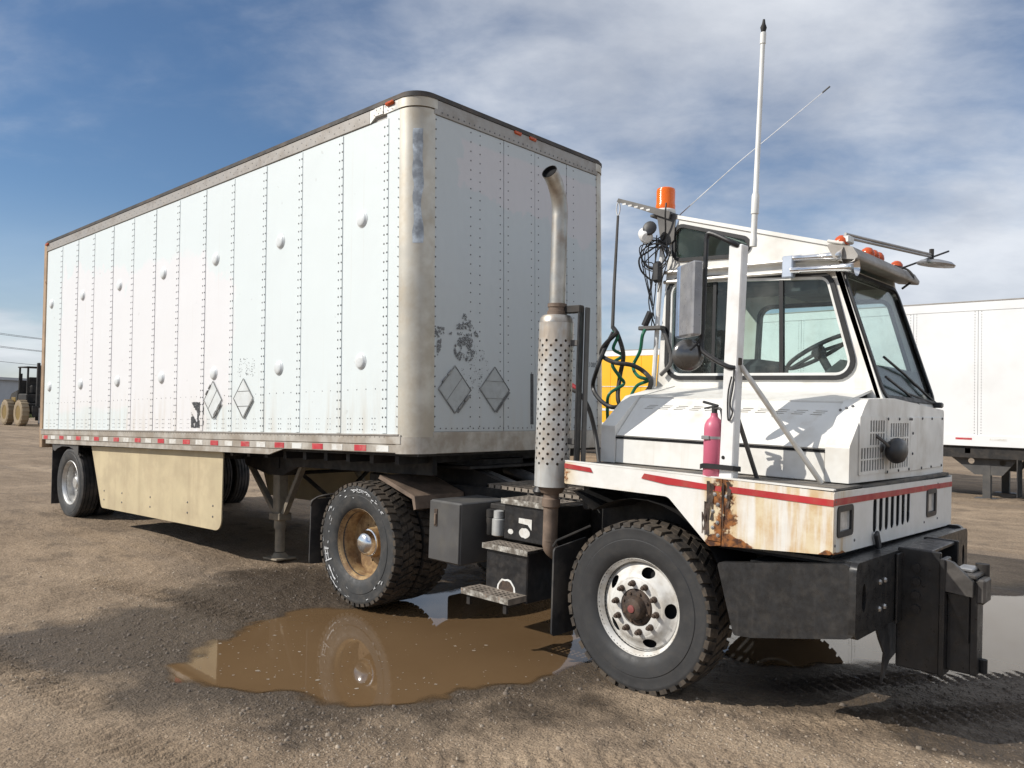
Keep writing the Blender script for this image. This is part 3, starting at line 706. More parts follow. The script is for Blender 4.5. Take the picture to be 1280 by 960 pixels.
# bare scuffed strip on the near corner post
p = MB(); lo = []
for z in np.linspace(1.62, 2.52, 30):
    w0 = .62 + .10 * mnoise.noise((z * 9, 1.3, 0)); w1 = 1.02 + .13 * mnoise.noise((z * 7, 7.7, 0))
    lo.append([(-CRN + (CRN + .0075) * math.cos(-PI / 2 + a), -(W2 - CRN) + (CRN + .0075) * math.sin(-PI / 2 + a), z) for a in np.linspace(w0, w1, 5)])
p.add([q for r in lo for q in r], [(i * 5 + k, i * 5 + k + 1, i * 5 + k + 6, i * 5 + k + 5) for i in range(29) for k in range(4)])
surf('scuff', (.52, .58, .64), .5, var=.25, vs=9, dirt=((.16, .17, .19), .7, 11), bump=.2, bs=40)
p.build('scuffed_paint', 'scuff', TR, 30)
# rails and roof
def raily(y0, y1, z0, z1, x0, x1, name, m_, bev=.004):
    return MB().bb((x0, y0, z0), (x1, y1, z1), bev).build(name, m_, TR, 25)
for s_ in (-1, 1):
    raily(s_ * (W2 - .02), s_ * (W2 + .012), 2.665, 2.775, -LEN + .03, -.56, 'top_rail', 'rail_grey')
    MB().prism([(-.56, 2.665), (-.56, 2.775), (-.185, 2.775), (-.185, 2.70), (-.50, 2.70)], 'y', s_ * (W2 - .02), s_ * (W2 + .011)).build('top_rail', 'alu', TR, 25)
    MB().box((-.44, s_ * (W2 + .014), 2.738), (.11, .006, .07), .002).build('rail_plate', 'alu', TR, 25)
    raily(s_ * (W2 - .03), s_ * (W2 + .016), .062, .138, -LEN + .03, -.15, 'bottom_rail', 'bottom_rail')
    raily(s_ * (W2 - .02), s_ * (W2 + .010), -.005, .060, -LEN + .03, -.15, 'bottom_rail', 'bottom_rail')
    MB().prism([(-LEN + .2, -.008), (-LEN + .2, -.06), (-2.02, -.06), (-1.90, -.03), (-1.80, -.008)], 'y', s_ * (W2 - .02), s_ * (W2 + .004)).build('rail_lower_flange', 'bottom_rail', TR, 25)
    raily(s_ * (W2 - .03), s_ * (W2 + .024), .128, .142, -LEN + .03, -.17, 'rail_ledge', 'rail_grey', .003)
for s_ in (-1, 1):
    corner(s_, -.01, .012, 2.70, 2.775, 'corner_cap', 'corner_alu', .03); corner(s_, -.01, .012, -.01, .12, 'corner_foot', 'bottom_rail', .03)
MB().bb((-.02, -W2 + CRN, 2.657), (.011, W2 - CRN, 2.775), .003).build('front_top_rail', 'rail_grey', TR, 25)
MB().bb((-.02, -W2 + CRN, -.01), (.011, W2 - CRN, .158), .004).build('front_bottom_rail', 'bottom_rail', TR, 25)
rf = MB().prism(outline(-.018), 'z', 2.776, 2.80).build('roof', 'roof_dark', TR, 25)
MB().prism(outline(.0), 'z', 2.80, 2.822).build('roof_lip', 'roof_dark', rf, 25)
for (x, y, nx, ny) in ((-.30, -W2 - .022, 0, -1), (.01, -.1, 1, 0), (.01, .1, 1, 0), (-LEN + .1, -W2 - .022, 0, -1)):
    MB().box((x, y, 2.765), (.10 if ny else .03, .03 if ny else .10, .035), .012).build('marker_lamp', 'amber_dark', TR, 40)
# rear frame
for s_ in (-1, 1):
    MB().bb((-LEN - .03, s_ * (W2 - .10), -.12), (-LEN + .075, s_ * (W2 + .014), 2.79), .006).build('rear_post', 'frame_rust', TR, 25)
MB().bb((-LEN - .03, -W2 + .10, 2.60), (-LEN + .02, W2 - .10, 2.79), .006).build('rear_header', 'frame_rust', TR)
MB().bb((-LEN - .03, -W2 + .10, -.12), (-LEN + .06, W2 - .10, .05), .006).build('rear_sill', 'frame_rust', TR)
for s_ in (-1, 1):
    d_ = MB().bb((-LEN - .02, s_ * .006, .06), (-LEN + .01, s_ * (W2 - .11), 2.59), .005).build('rear_door', 'parked_white', TR)
    MB().rod((-LEN - .05, s_ * .25, .02), (-LEN - .05, s_ * .25, 2.6), .014).build('lock_rod', 'steel', d_)
# rivets
rv = MB(); Y0 = -W2 - .0075
for x in seams[1:-1]:
    for k in range(34):
        z = .20 + k * .0725
        for dx in (-.019, .019): rv.dome((x + dx + random.uniform(-.001, .001), Y0, z), (0, -1, 0), .0085, .0045)
for i in range(len(seams) - 2):
    a, b_ = seams[i] + .06, seams[i + 1] - .06; n = 6
    for k in range(n):
        x = a + (b_ - a) * (k // 2 + .5) / 3 + (-.018 if k % 2 == 0 else .018)
        for z in (.175, .22, .265): rv.dome((x, Y0 + .006, z), (0, -1, 0), .006, .003)
    for k in range(4): rv.dome((a + (b_ - a) * (k + .5) / 4, Y0 + .006, .50), (0, -1, 0), .006, .003)
for k in range(105): rv.dome((-LEN + .1 + k * .07, -W2 - .012, 2.70 + .035 * (k % 2)), (0, -1, 0), .006, .003)
for k in range(9):
    rv.dome((-.50 + k * .028, -W2 - .017, 2.718 + .035 * (k % 2)), (0, -1, 0), .006, .003)
for k in range(32):
    z = .2 + k * .078; rv.dome((-.205, -W2 - .006, z), (0, -1, 0), .006, .003); rv.dome((.0065, -W2 + CRN + .018, z), (1, 0, 0), .0075, .004); rv.dome((.0065, W2 - CRN - .018, z), (1, 0, 0), .0075, .004)
    for y in (-.67, -.562, -.315, -.215, .09, .188, .598, .701): rv.dome((.0025, y, z), (1, 0, 0), .0065, .004)
for k in range(34): rv.dome((.012, -1.0 + k * .0606, 2.685), (1, 0, 0), .0075, .004); rv.dome((.004, -1.0 + k * .0606, .185), (1, 0, 0), .0065, .004)
for k in range(130): rv.dome((-LEN + .12 + k * .0585, -W2 - .016, .118), (0, -1, 0), .0045, .003)
rv.build('rivets', 'rivet', TR, 0, kind='stuff')
# dome vents: one in every second panel, two heights
for xc in (-5.315, -6.53, -7.73, -8.906, -10.085, -11.24, -12.372):
    for zc in (3.283, 2.116):
        x, z = xc + 4.65, zc - 1.387
        MB().lathe([(0, .068), (.005, .068), (.008, .060), (.016, .056), (.022, .046), (.026, .026), (.0265, 0)], (x, -W2 - .001, z), ((0, -1, 0), (1, 0, 0), (0, 0, 1)), 24).build('vent_cap', 'vent_white', TR, 50)
# reflective tape along the bottom rail
k = 0; x = -LEN + .14
while x < -.22:
    w_ = .155 if k % 2 == 0 else .15
    if x > -2.2 and k % 2: pass
    MB().bb((x, -W2 - .0125, .004), (x + w_, -W2 - .0105, .052)).build('reflector_tape', 'tape_red' if k % 2 == 0 else 'tape_white', TR, 0)
    x += w_ + (.13 if k % 2 == 0 else .16); k += 1
# placard holders, old decals and stencilled number
def placard(o, u, v, nrm, style, m_='placard_alu'):
    o = Vector(o); u = Vector(u); v = Vector(v); n = Vector(nrm); h = .19
    P = lambda a, b_, c=0: o + u * a + v * b_ + n * c
    p = MB(); fr = lambda a, b_, w_: None
    def bar(a, b_, w_=.006, t=.005):
        w_ *= .62
        a = Vector(a); b_ = Vector(b_); d = (b_ - a).normalized(); s_ = Vector((-d.y, d.x)) * w_
        q = [a + s_, b_ + s_, b_ - s_, a - s_]
        p.add([P(*k_, .001) for k_ in q] + [P(*k_, t) for k_ in q], [(0, 1, 2, 3), (7, 6, 5, 4), (0, 4, 5, 1), (1, 5, 6, 2), (2, 6, 7, 3), (3, 7, 4, 0)])
    D = [(0, h), (h * .95, 0), (0, -h), (-h * .95, 0)]
    for i in range(4): bar(D[i], D[(i + 1) % 4], .005)
    if style == 0:
        bar((-h * .45, -h * .45 + .0), (h * .42, h * .50), .003); bar((h * .9, -.04), (.03, -h * .96), .009, .012)
        for a, b_ in ((-h * .62, h * .40), (-h * .32, h * .70), (h * .66, -h * .36), (h * .30, -h * .70)): bar((a - .02, b_ - .02), (a + .02, b_ + .02), .010, .013)
    else:
        bar((-h * .6, h * .36), (h * .6, h * .36), .004); bar((-h * .58, -h * .40), (h * .58, -h * .40), .004); bar((h * .95, -.02), (.02, -h), .008, .011)
    b_ = p.build('placard_holder', m_, TR, 0)
    q = MB(); q.add([P(*(Vector(k_) * .93), .0022) for k_ in D], [(0, 1, 2, 3)])
    q.build('placard_back', 'placard_back' if n.y else 'placard_back_front', b_, 0)
surf('placard_back', (.66, .69, .69), .5, var=.05, vs=9, dirt=((.5, .49, .46), .4, 12)); surf('placard_back_front', (.43, .455, .455), .5, var=.05, vs=9, dirt=((.3, .3, .29), .4, 12)); surf('decal_grey', (.17, .175, .18), .6, var=.3, vs=30)
surf('placard_frame', (.24, .24, .235), .5, metal=.3, var=.3, vs=12)
su = ((1, 0, 0), (0, 0, 1), (0, -1, 0)); fu = ((0, 1, 0), (0, 0, 1), (1, 0, 0))
placard((-7.732 + 4.65, -W2 - .008, .46), *su, 0, 'placard_frame'); placard((-7.14 + 4.65, -W2 - .008, .465), *su, 1, 'placard_frame')
placard((.004, 4.463 - 5.31, .494), *fu, 0, 'placard_frame'); placard((.004, 4.926 - 5.31, .508), *fu, 1, 'placard_frame')
def flakes(name, o, u, v, n, inside, cnt, size, box_, thr=-.10):
    """torn remains of a sticker: many small ragged flakes of dark film"""
    o = Vector(o); u = Vector(u); v = Vector(v); n = Vector(n); p = MB(); c_ = 0; tr = 0
    while c_ < cnt and tr < cnt * 30:
        tr += 1; a = random.uniform(-box_[0], box_[0]); b_ = random.uniform(-box_[1], box_[1])
        if not inside(a, b_): continue
        if mnoise.noise((a * 14 + 3, b_ * 14, o.x * 3)) + .6 * mnoise.noise((a * 45, b_ * 45, 9)) < thr: continue
        k = random.randint(4, 6); s_ = size * random.uniform(.4, 1.3); a0 = random.uniform(0, 6)
        p.add([o + u * (a + s_ * random.uniform(.5, 1) * math.cos(a0 + 6.283 * i / k)) + v * (b_ + s_ * random.uniform(.5, 1) * math.sin(a0 + 6.283 * i / k)) + n * (.0012 + c_ * 2e-6) for i in range(k)], [tuple(range(k))]); c_ += 1
    return p.build(name, 'decal_dark' if n.y else 'decal_grey', TR, 0, kind='stuff')
flakes('sticker_residue', (-8.062 + 4.65, -W2 - .0015, .31), *su, lambda a, b_: abs(a) < .13 and abs(b_) < .13 and not (a < -.0 and -.09 < b_ + a * .9 < .02) and not (a > .03 and -.06 < b_ < -.0), 1500, .010, (.14, .14), -.45)
flakes('sticker_residue', (.0035, 4.55 - 5.31 + .02, .93), *fu, lambda a, b_: (b_ > 0 and abs(a) < .17 - b_ * .9 and not (abs(a) < .07 and .025 < b_ < .05)) or (b_ < -.01 and math.hypot(a * 1.0, b_ + .10) < .12 and not math.hypot(a, b_ + .11) < .035), 900, .0065, (.18, .2))
flakes('sticker_residue', (.0035, 4.263 - 5.31 + .03, .87), *fu, lambda a, b_: abs(a) < .05 and abs(b_) < .11 and (b_ > .05 or abs(a) < .02), 110, .010, (.06, .12))
flakes('sticker_residue', (.0035, 4.70 - 5.31, .66), *fu, lambda a, b_: math.hypot(a, b_ * .8) < .16 and random.random() < .3, 170, .005, (.2, .2))
flakes('sticker_residue', (-7.10 + 4.65, -W2 - .0015, .76), *su, lambda a, b_: abs(a) < .16 and abs(b_) < .09 and random.random() < .3, 110, .006, (.2, .12))
lettering('021085', .066, 'decal_dark', TR, Matrix(((0, 0, 1, .0032), (1, 0, 0, .965), (0, 1, 0, .785), (0, 0, 0, 1))), .0006)
MB().bb((.001, .075, .215), (.0045, .115, .66)).build('black_tape_strip', 'decal_dark', TR, 0)
# underside
MB().bb((-LEN + .06, -W2 + .06, -.03), (-.03, W2 - .06, .03)).build('floor_pan', 'chassis_dark', TR)
for k in range(24): MB().bb((-LEN + .3 + k * .32, -W2 + .10, -.10), (-LEN + .35 + k * .32, W2 - .10, -.031)).build('crossmember', 'chassis_dark', TR, 0)
MB().bb((-2.5, .85, -.30), (-.25, .90, -.032)).build('coupler_beam', 'chassis_dark', TR); MB().bb((-2.4, -.85, -.20), (-.25, -.80, -.032)).build('coupler_beam', 'chassis_dark', TR)
MB().bb((-1.9, -.55, -.16), (-.12, .55, -.132), .005).build('kingpin_plate', 'chassis_dark', TR)
for s_ in (-1, 1):
    MB().bb((-LEN + .25, s_ * .50 - .05, -.27), (-5.6, s_ * .50 + .05, -.132)).build('bogie_rail', 'chassis_dark', TR)
    MB().prism([(-7.35, -.27), (-6.75, -.27), (-6.85, -.50), (-7.25, -.50)], 'y', s_ * .46, s_ * .54).build('spring_hanger', 'chassis_dark', TR)
WX, WZ = -7.07, -.577
MB().rod((WX, -1.0, WZ), (WX, 1.0, WZ), .065, 14).lathe([(-.62, .2), (-.40, .2)], (WX, 0, WZ), 'y', 24).lathe([(.40, .2), (.62, .2)], (WX, 0, WZ), 'y', 24).build('axle', 'chassis_dark', TR)
for s_ in (-1, 1):
    wheel(TR, (WX, s_ * 1.085, WZ), s_ < 0, 'trail', .5); wheel(TR, (WX, s_ * .80, WZ), s_ < 0, 'tinner')
    MB().bb((-7.74, s_ * .62, -.90), (-7.725, s_ * 1.20, -.09)).build('mud_flap', 'rubber', TR)
    MB().prism([(-7.62, -.062), (-6.68, -.062), (-6.68, -.19), (-6.80, -.19), (-6.84, -.12), (-7.0, -.088), (-7.25, -.088), (-7.42, -.12), (-7.52, -.16), (-7.58, -.14)], 'y', s_ * (W2 - .03), s_ * (W2 - .018)).build('wheel_bracket', 'grey_box', TR)
    if s_ > 0: MB().prism(rpoly([(-6.39, -.075), (-3.01, -.065), (-3.03, -.864), (-6.03, -.835)], [0, .02, .12, .07], 6), 'y', W2 - .075, W2 - .088).build('side_skirt', 'skirt_beige', TR)
    if s_ < 0:
        sk = rpoly([(-6.39, -.075), (-3.01, -.065), (-3.03, -.864), (-6.03, -.835)], [0, .02, .12, .07], 6)
        MB().prism(sk, 'y', -W2 + .075, -W2 + .088).build('side_skirt', 'skirt_beige', TR)
        for x in (-5.95, -5.42, -4.65, -3.75, -3.20):
            for z in (-.62, -.73): MB().dome((x, -W2 + .074, z), (0, -1, 0), .012, .006, 8).build('skirt_bolt', 'rivet', TR)
# landing gear
LX = -2.79
for s_ in (-1, 1):
    y = s_ * .66
    g_ = MB().prism([(LX - .66, -.05), (LX + .46, -.05), (LX + .44, -.20), (LX + .12, -.31), (LX - .14, -.31), (LX - .60, -.22)], 'y', y - .06, y + .06).build('landing_gear_gusset', 'chassis_dark', TR)
    MB().box((LX, y - .068, -.17), (.16, .01, .14), .004).build('bolt_plate', 'chassis_dark', g_)
    MB().box((LX, y, -.50), (.115, .115, .52), .012).build('landing_leg', 'sand_leg', TR)
    MB().box((LX, y, -.735), (.20, .15, .075), .008).build('leg_collar', 'sand_leg', TR)
    MB().lathe([(-1.10, .050), (-.86, .050), (-.86, .062), (-.76, .062)], (LX, y, 0), 'z', 18).build('inner_leg', 'sand_leg', TR)
    MB().box((LX, y, -1.165), (.26, .24, .022), .008).lathe([(-1.155, .09), (-1.11, .055)], (LX, y, 0), 'z', 16).build('sand_shoe', 'sand_leg', TR)
    MB().prism([(LX - .62, -.22), (LX - .57, -.22), (LX - .06, -.70), (LX - .10, -.72)], 'y', y - .03, y + .03).build('leg_brace', 'sand_leg', TR)
    MB().prism([(LX + .40, -.18), (LX + .45, -.18), (LX + .10, -.72), (LX + .06, -.70)], 'y', y - .03, y + .03).build('leg_brace', 'sand_leg', TR)
    MB().box((LX + .05, y * .45, -.42), (.035, .60, .035), .004, Matrix.Rotation(s_ * math.radians(38), 3, 'X')).build('cross_brace', 'chassis_dark', TR)
MB().rod((LX, -.7, -.30), (LX, .7, -.30), .02).build('cross_shaft', 'chassis_dark', TR)
# ------------------------------------------------------------------ the yard truck (x forward, y left, z up; origin on the ground under the front axle)
TK = thing('yard_truck', 'old white yard truck with an offset cab and rust-stained fender, coupled to the trailer', 'truck', (0, 0, 0), (0, .013, 0))
def tk(mb, name, m_, parent=None, smooth=35, **k): return mb.build(name, m_, parent or TK, smooth, **k)
# wheels
for s_ in (-1, 1):
    wheel(TK, (0, s_ * 1.012, .512), s_ < 0, 'steer', .12)
    wheel(TK, (-2.72, s_ * 1.012, .50), s_ < 0, 'drive', .7); wheel(TK, (-2.72, s_ * .695, .50), s_ < 0, 'inner', .3)
# chalk marks on the near drive tyre
surf('chalk', (.72, .73, .74), .9, var=.2)
ch = MB(); random.seed(3)
def chalk(pts, w_=.004):
    for (a0, r0), (a1, r1) in zip(pts, pts[1:]):
        q = []
        for a, r in ((a0, r0), (a1, r1)):
            a = math.radians(a); q.append(Vector((-2.72 + r * math.cos(a), -1.155, .5 + r * math.sin(a))))
        d = (q[1] - q[0]).normalized(); s_ = Vector((-d.z, 0, d.x)) * w_ * random.uniform(.6, 1.3)
        ch.add([q[0] - s_, q[1] - s_, q[1] + s_, q[0] + s_], [(0, 1, 2, 3)])
def arc(a0, a1, r, n=5): return [(a0 + (a1 - a0) * k / n, r + .003 * math.sin(k * 2.1)) for k in range(n + 1)]
chalk(arc(190, 207, .43)); chalk(arc(192, 206, .40)); chalk([(192, .44), (193, .38)]); chalk([(198, .44), (199, .39)]); chalk([(206, .45), (207, .36)]); chalk(arc(212, 232, .42), .006); chalk(arc(224, 240, .455), .004)
for k in range(34):
    a = random.uniform(60, 330); r = random.choice((.44, .455, .38, .41)); chalk([(a, r), (a + random.uniform(1, 5), r + random.uniform(-.006, .006))], random.uniform(.0012, .003))
for k in range(38):
    a = random.gauss(75, 22); r = random.choice((.455, .435, .445)); chalk([(a, r), (a + random.uniform(1, 5), r + random.uniform(-.01, .01))], random.uniform(.0015, .0035))
tk(ch, 'chalk_marks', 'chalk', smooth=0, kind='stuff')
# frame and drive line
for s_ in (-1, 1):
    tk(MB().bb((-3.45, s_ * .43 - .035, .74), (1.10, s_ * .43 + .035, 1.0), .01), 'frame_rail', 'chassis_dark')
    tk(MB().box((-2.72, s_ * .43, .70), (1.1, .08, .09), .02), 'leaf_spring', 'chassis_dark')
    tk(MB().box((0, s_ * .43, .66), (1.1, .08, .07), .02), 'leaf_spring', 'chassis_dark')
tk(MB().rod((-2.72, -.9, .5), (-2.72, .9, .5), .09, 16).lathe([(-.25, .05), (-.2, .2), (0, .25), (.2, .2), (.25, .05)], (-2.72, 0, .5), 'y', 24), 'drive_axle', 'chassis_dark')
tk(MB().box((0, 0, .48), (.12, 1.7, .13), .03), 'front_axle', 'chassis_dark')
tk(MB().rod((-2.5, 0, .55), (-.6, 0, .75), .05, 12), 'drive_shaft', 'chassis_dark')
tk(MB().bb((-.6, -.38, .55), (.85, .38, 1.3), .06), 'engine_block', 'chassis_dark')
tk(MB().bb((.86, -.62, .55), (.93, .42, 1.3), .02), 'radiator', 'chassis_dark')
for x in (-3.4, -2.2, -1.6, -1.0): tk(MB().bb((x - .06, -.395, .78), (x + .06, .395, .96), .01), 'frame_crossmember', 'chassis_dark')
fw_ = rpoly([(-3.15, -.40), (-2.35, -.48), (-2.15, -.25), (-2.15, .25), (-2.35, .48), (-3.15, .40), (-3.2, .08), (-2.8, .05), (-2.8, -.05), (-3.2, -.08)], .03, 3)
f5 = tk(MB().prism(fw_, 'z', 1.16, 1.21), 'fifth_wheel', 'chassis_dark')
tk(MB().prism([(-2.9, 1.16), (-2.3, 1.16), (-1.55, .98), (-1.55, .90), (-2.9, 1.02)], 'y', -.36, -.28), 'lift_boom', 'chassis_dark'); tk(MB().prism([(-2.9, 1.16), (-2.3, 1.16), (-1.55, .98), (-1.55, .90), (-2.9, 1.02)], 'y', .28, .36), 'lift_boom', 'chassis_dark')
tk(MB().rod((-2.3, -.2, 1.1), (-1.35, -.2, .9), .05, 12), 'lift_cylinder', 'steel'); tk(MB().rod((-2.3, .2, 1.1), (-1.35, .2, .9), .05, 12), 'lift_cylinder', 'steel')
# open grating deck behind the cab
dg = MB()
for k in range(16): dg.bb((-1.75 + k * .07, -.62, 1.03), (-1.735 + k * .07, .95, 1.06))
for k in range(9): dg.bb((-1.75, -.62 + k * .195, 1.032), (-.68, -.607 + k * .195, 1.058))
tk(dg, 'deck_grating', 'step_steel', smooth=0, kind='stuff')
tk(MB().lathe([(-.62, .0), (-.60, .13), (-.56, .15), (.30, .15), (.34, .13), (.36, 0)], (-1.95, .1, .78), 'y', 20), 'air_tank', 'chassis_dark')
for s_ in (-1, 1):    # rear fender plate stub and flaps
    tk(MB().prism([(-2.62, 1.045), (-2.60, 1.075), (-2.16, .945), (-2.14, .845), (-2.165, .835), (-2.19, .92)], 'y', s_ * .48, s_ * 1.02), 'fender_plate', 'pipe_rust')
    tk(MB().prism(rpoly([(s_ * .56, .23), (s_ * 1.14, .23), (s_ * 1.14, .80), (s_ * .56, .80)], .03), 'x', -3.40, -3.388), 'rear_mud_flap', 'rubber')
    tk(MB().tube(spline([(-3.394, s_ * 1.14, .74), (-3.37, s_ * 1.12, .80), (-3.25, s_ * 1.05, .85), (-3.1, s_ * .6, .88)], 5), .010, 6), 'flap_hanger', 'chassis_dark')
# bumper and push coupler
bz = lambda x: .975 - (1.27 - x) * .145
tk(MB().prism(rpoly([(.53, .87), (1.27, .975), (1.28, .62), (1.24, .60), (.75, .50), (.64, .49)], [.02, .05, .05, .03, .02, .02], 4), 'y', -1.15, -1.10), 'bumper_end', 'bumper_black')
tk(MB().prism(rpoly([(.53, .87), (1.27, .975), (1.28, .62), (1.24, .60), (.75, .50), (.64, .49)], [.02, .05, .05, .03, .02, .02], 4), 'y', .95, 1.0), 'bumper_end', 'bumper_black')
bf = rpoly([(-1.155, .60), (-1.155, .98), (1.005, .95), (1.005, .58)], .045, 5)
tk(MB().plate([bf, circ(-1.04, .795, .028, .072, 20), circ(.9, .775, .028, .072, 20)], 'x', 1.25, 1.285), 'bumper_face', 'bumper_black')
tk(MB().prism([(-1.10, .958), (.96, .932), (.96, .945), (-1.10, .975)], 'x', .62, 1.25), 'bumper_top', 'bumper_black')
tk(MB().bb((.70, -1.09, .62), (1.20, .94, .90)), 'bumper_core', 'soot_shade')
tk(MB().bb((.50, -1.08, .94), (1.13, .98, 1.02)), 'cowl_void', 'soot_shade')
for y in (-.80, -.72):
    for z in (.70, .84): tk(MB().dome((1.285, y, z), (1, 0, 0), .016, .012, 6), 'bumper_bolt', 'steel')
cp = tk(MB().bb((1.27, -.47, .33), (1.49, -.445, .985), .006), 'push_plate', 'bumper_black')
tk(MB().bb((1.288, -.56, .58), (1.30, -.47, .96), .003), 'mount_flange', 'bumper_black', cp)
for k in range(4): tk(MB().lathe([(0, .024), (.012, .024), (.013, .012)], (1.37, -.4705, .66 + k * .075), ((0, -1, 0), (1, 0, 0), (0, 0, 1)), 12), 'plate_bolt', 'chassis_dark', cp)
tk(MB().bb((1.488, -.49, .33), (1.515, -.36, .955), .005), 'edge_flange', 'bumper_black', cp)
tk(MB().bb((1.27, .02, .34), (1.46, .045, .99), .006), 'push_plate', 'bumper_black')
tk(MB().bb((1.29, -.44, .965), (1.44, .02, .985), .004), 'cross_plate', 'bumper_black')
tk(MB().bb((1.512, -.42, .355), (1.655, -.395, .86), .005), 'nose_plate', 'bumper_black')
tk(MB().bb((1.625, -.43, .355), (1.66, -.30, .84), .005), 'nose_plate', 'bumper_black')
tk(MB().prism([(1.515, .77), (1.622, .77), (1.622, .52)], 'y', -.437, -.421), 'gusset', 'bumper_black')
hk = tk(MB().prism([(1.50, .955), (1.55, .940), (1.645, .855), (1.645, .775), (1.50, .785)], 'y', -.475, -.438), 'coupler_bracket', 'coupler_steel')
tk(MB().bb((1.53, -.44, .862), (1.655, -.20, .885), .006), 'coupler_top', 'coupler_steel', hk); tk(MB().bb((1.545, -.38, .886), (1.625, -.24, .905), .005), 'coupler_pad', 'steel', hk)
tk(MB().box((1.672, -.36, .80), (.045, .14, .13), .01), 'coupler_jaw', 'coupler_steel', hk); tk(MB().rod((1.64, -.24, .92), (1.64, -.24, .80), .035, 12), 'coupler_pin', 'chassis_dark', hk)
tk(MB().rod((1.672, -.34, .36), (1.672, -.34, .43), .022, 10), 'latch_stub', 'chassis_dark')
rg = MB(); P_ = [(1.235, -.70, .60), (1.225, -.30, .60), (1.24, -.30, .38), (1.25, -.50, .36), (1.23, -.56, .24), (1.255, -.60, .42), (1.24, -.64, .50)]
rg.add(P_ + [(a - .012, b_, c_) for a, b_, c_ in P_], [tuple(range(7)), tuple(range(13, 6, -1))] + [(i, i + 7, (i + 1) % 7 + 7, (i + 1) % 7) for i in range(7)]); tk(rg, 'torn_flap', 'rubber')
# fender deck: side sheets, front fascia, top plate
ZT = 1.332
tk(MB().prism(rpoly([(-.556, 1.345), (.553, ZT), (.553, .965), (.48, .952), (.21, 1.200), (-.556, 1.205)], [.012, 0, 0, .03, .06, .012], 4), 'y', -1.156, -1.140), 'fender_sheet', 'fender_paint')
tk(MB().prism(rpoly([(.559, ZT), (1.168, 1.320), (1.168, 1.005), (.62, .968), (.559, .962)], [0, .01, .02, 0, 0], 3), 'y', -1.158, -1.140), 'fender_corner_sheet', 'fender_paint')
tk(MB().bb((.47, -1.162, .985), (.557, -1.1565, 1.30), .002), 'seam_strap', 'fender_paint')
tk(MB().prism(rpoly([(-.556, 1.335), (1.168, 1.30), (1.168, .96), (.48, .93), (.21, 1.200), (-.556, 1.205)], [.012, 0, .02, .03, .06, .012], 4), 'y', 1.04, 1.056), 'fender_sheet', 'truck_white')
slots = [rpoly(rect(-.575 + k * .101, 1.052 + (0 if 0 < k < 6 else .004), -.512 + k * .101, 1.255 - (0 if 0 < k < 6 else .004)), .03, 4) for k in range(7)]
lamps = [rpoly(rect(-1.115, 1.085, -.895, 1.245), .025, 3), rpoly(rect(.44, 1.055, .66, 1.235), .025, 3)]
tk(MB().plate([rpoly([(-1.157, 1.005), (-1.157, 1.320), (1.05, 1.290), (1.05, .955)], .008, 2)] + slots + lamps, 'x', 1.165, 1.169), 'front_fascia', 'fender_paint')
tk(MB().bb((1.08, -.62, 1.03), (1.10, .18, 1.28)), 'grille_backing', 'soot_shade')
for lp, yc, zc in ((lamps[0], -1.005, 1.165), (lamps[1], .55, 1.145)):
    L_ = tk(MB().ring(lp, -.030, 'x', 1.14, 1.176), 'headlight', 'black_plastic')
    tk(MB().bb((1.09, yc - .10, zc - .075), (1.10, yc + .10, zc + .075)), 'reflector', 'chrome', L_)
    tk(MB().lathe([(0, .03), (.02, .05), (.035, .062)], (1.10, yc, zc), 'x', 20), 'lamp_bowl', 'chrome', L_)
    tk(MB().bb((1.158, yc - .085, zc - .06), (1.164, yc + .085, zc + .06), .002), 'lens', 'lamp_lens', L_)
for (y, z) in ((-1.135, 1.27), (-1.135, 1.05), (-.86, 1.27), (-.86, 1.05), (.40, 1.26), (.40, 1.03), (.70, 1.26), (.70, 1.03)): tk(MB().dome((1.169, y, z), (1, 0, 0), .009, .005, 6), 'fascia_screw', 'rivet')
tk(MB().box((1.19, -.555, 1.02), (.022, .045, .10), .006, Matrix.Rotation(.5, 3, 'X')), 'hose_stub', 'black_plastic')
tk(MB().bb((-.55, -1.139, 1.318), (1.151, -.70, 1.3305)), 'deck_plate', 'deck_grip')
tk(MB().bb((1.02, -.70, 1.300), (1.15, 1.04, 1.318)), 'deck_plate', 'deck_grip')
tk(MB().prism([(-.555, 1.346), (1.165, 1.326), (1.165, 1.334), (-.555, 1.354)], 'y', -1.1575, -1.125), 'deck_edge', 'truck_white')
def stripe(pts, name='stripe_tape'):
    return tk(MB().prism(pts, 'y', -1.1625, -1.1590), name, 'stripe_red', smooth=0)
stripe([(.03, 1.290), (.20, 1.270), (.552, 1.262), (.552, 1.290), (.05, 1.320)]); stripe([(.60, 1.262), (1.168, 1.248), (1.168, 1.282), (.60, 1.296)]); stripe([(-.553, 1.305), (-.33, 1.293), (-.35, 1.322), (-.553, 1.335)])
tk(MB().prism([(-1.157, 1.252), (1.045, 1.222), (1.045, 1.256), (-1.157, 1.286)], 'x', 1.1695, 1.1725), 'stripe_tape', 'stripe_red', smooth=0)
for (x, z) in ((.515, 1.245), (.535, 1.19), (.505, 1.15), (.535, 1.09), (.505, 1.06), (.540, 1.02), (.585, 1.24)):
    tk(MB().lathe([(0, .011), (.004, .011), (.0045, .005), (.009, .005), (.0095, .0)], (x, -1.1615, z), ((0, -1, 0), (1, 0, 0), (0, 0, 1)), 8), 'seam_bolt', 'steel')
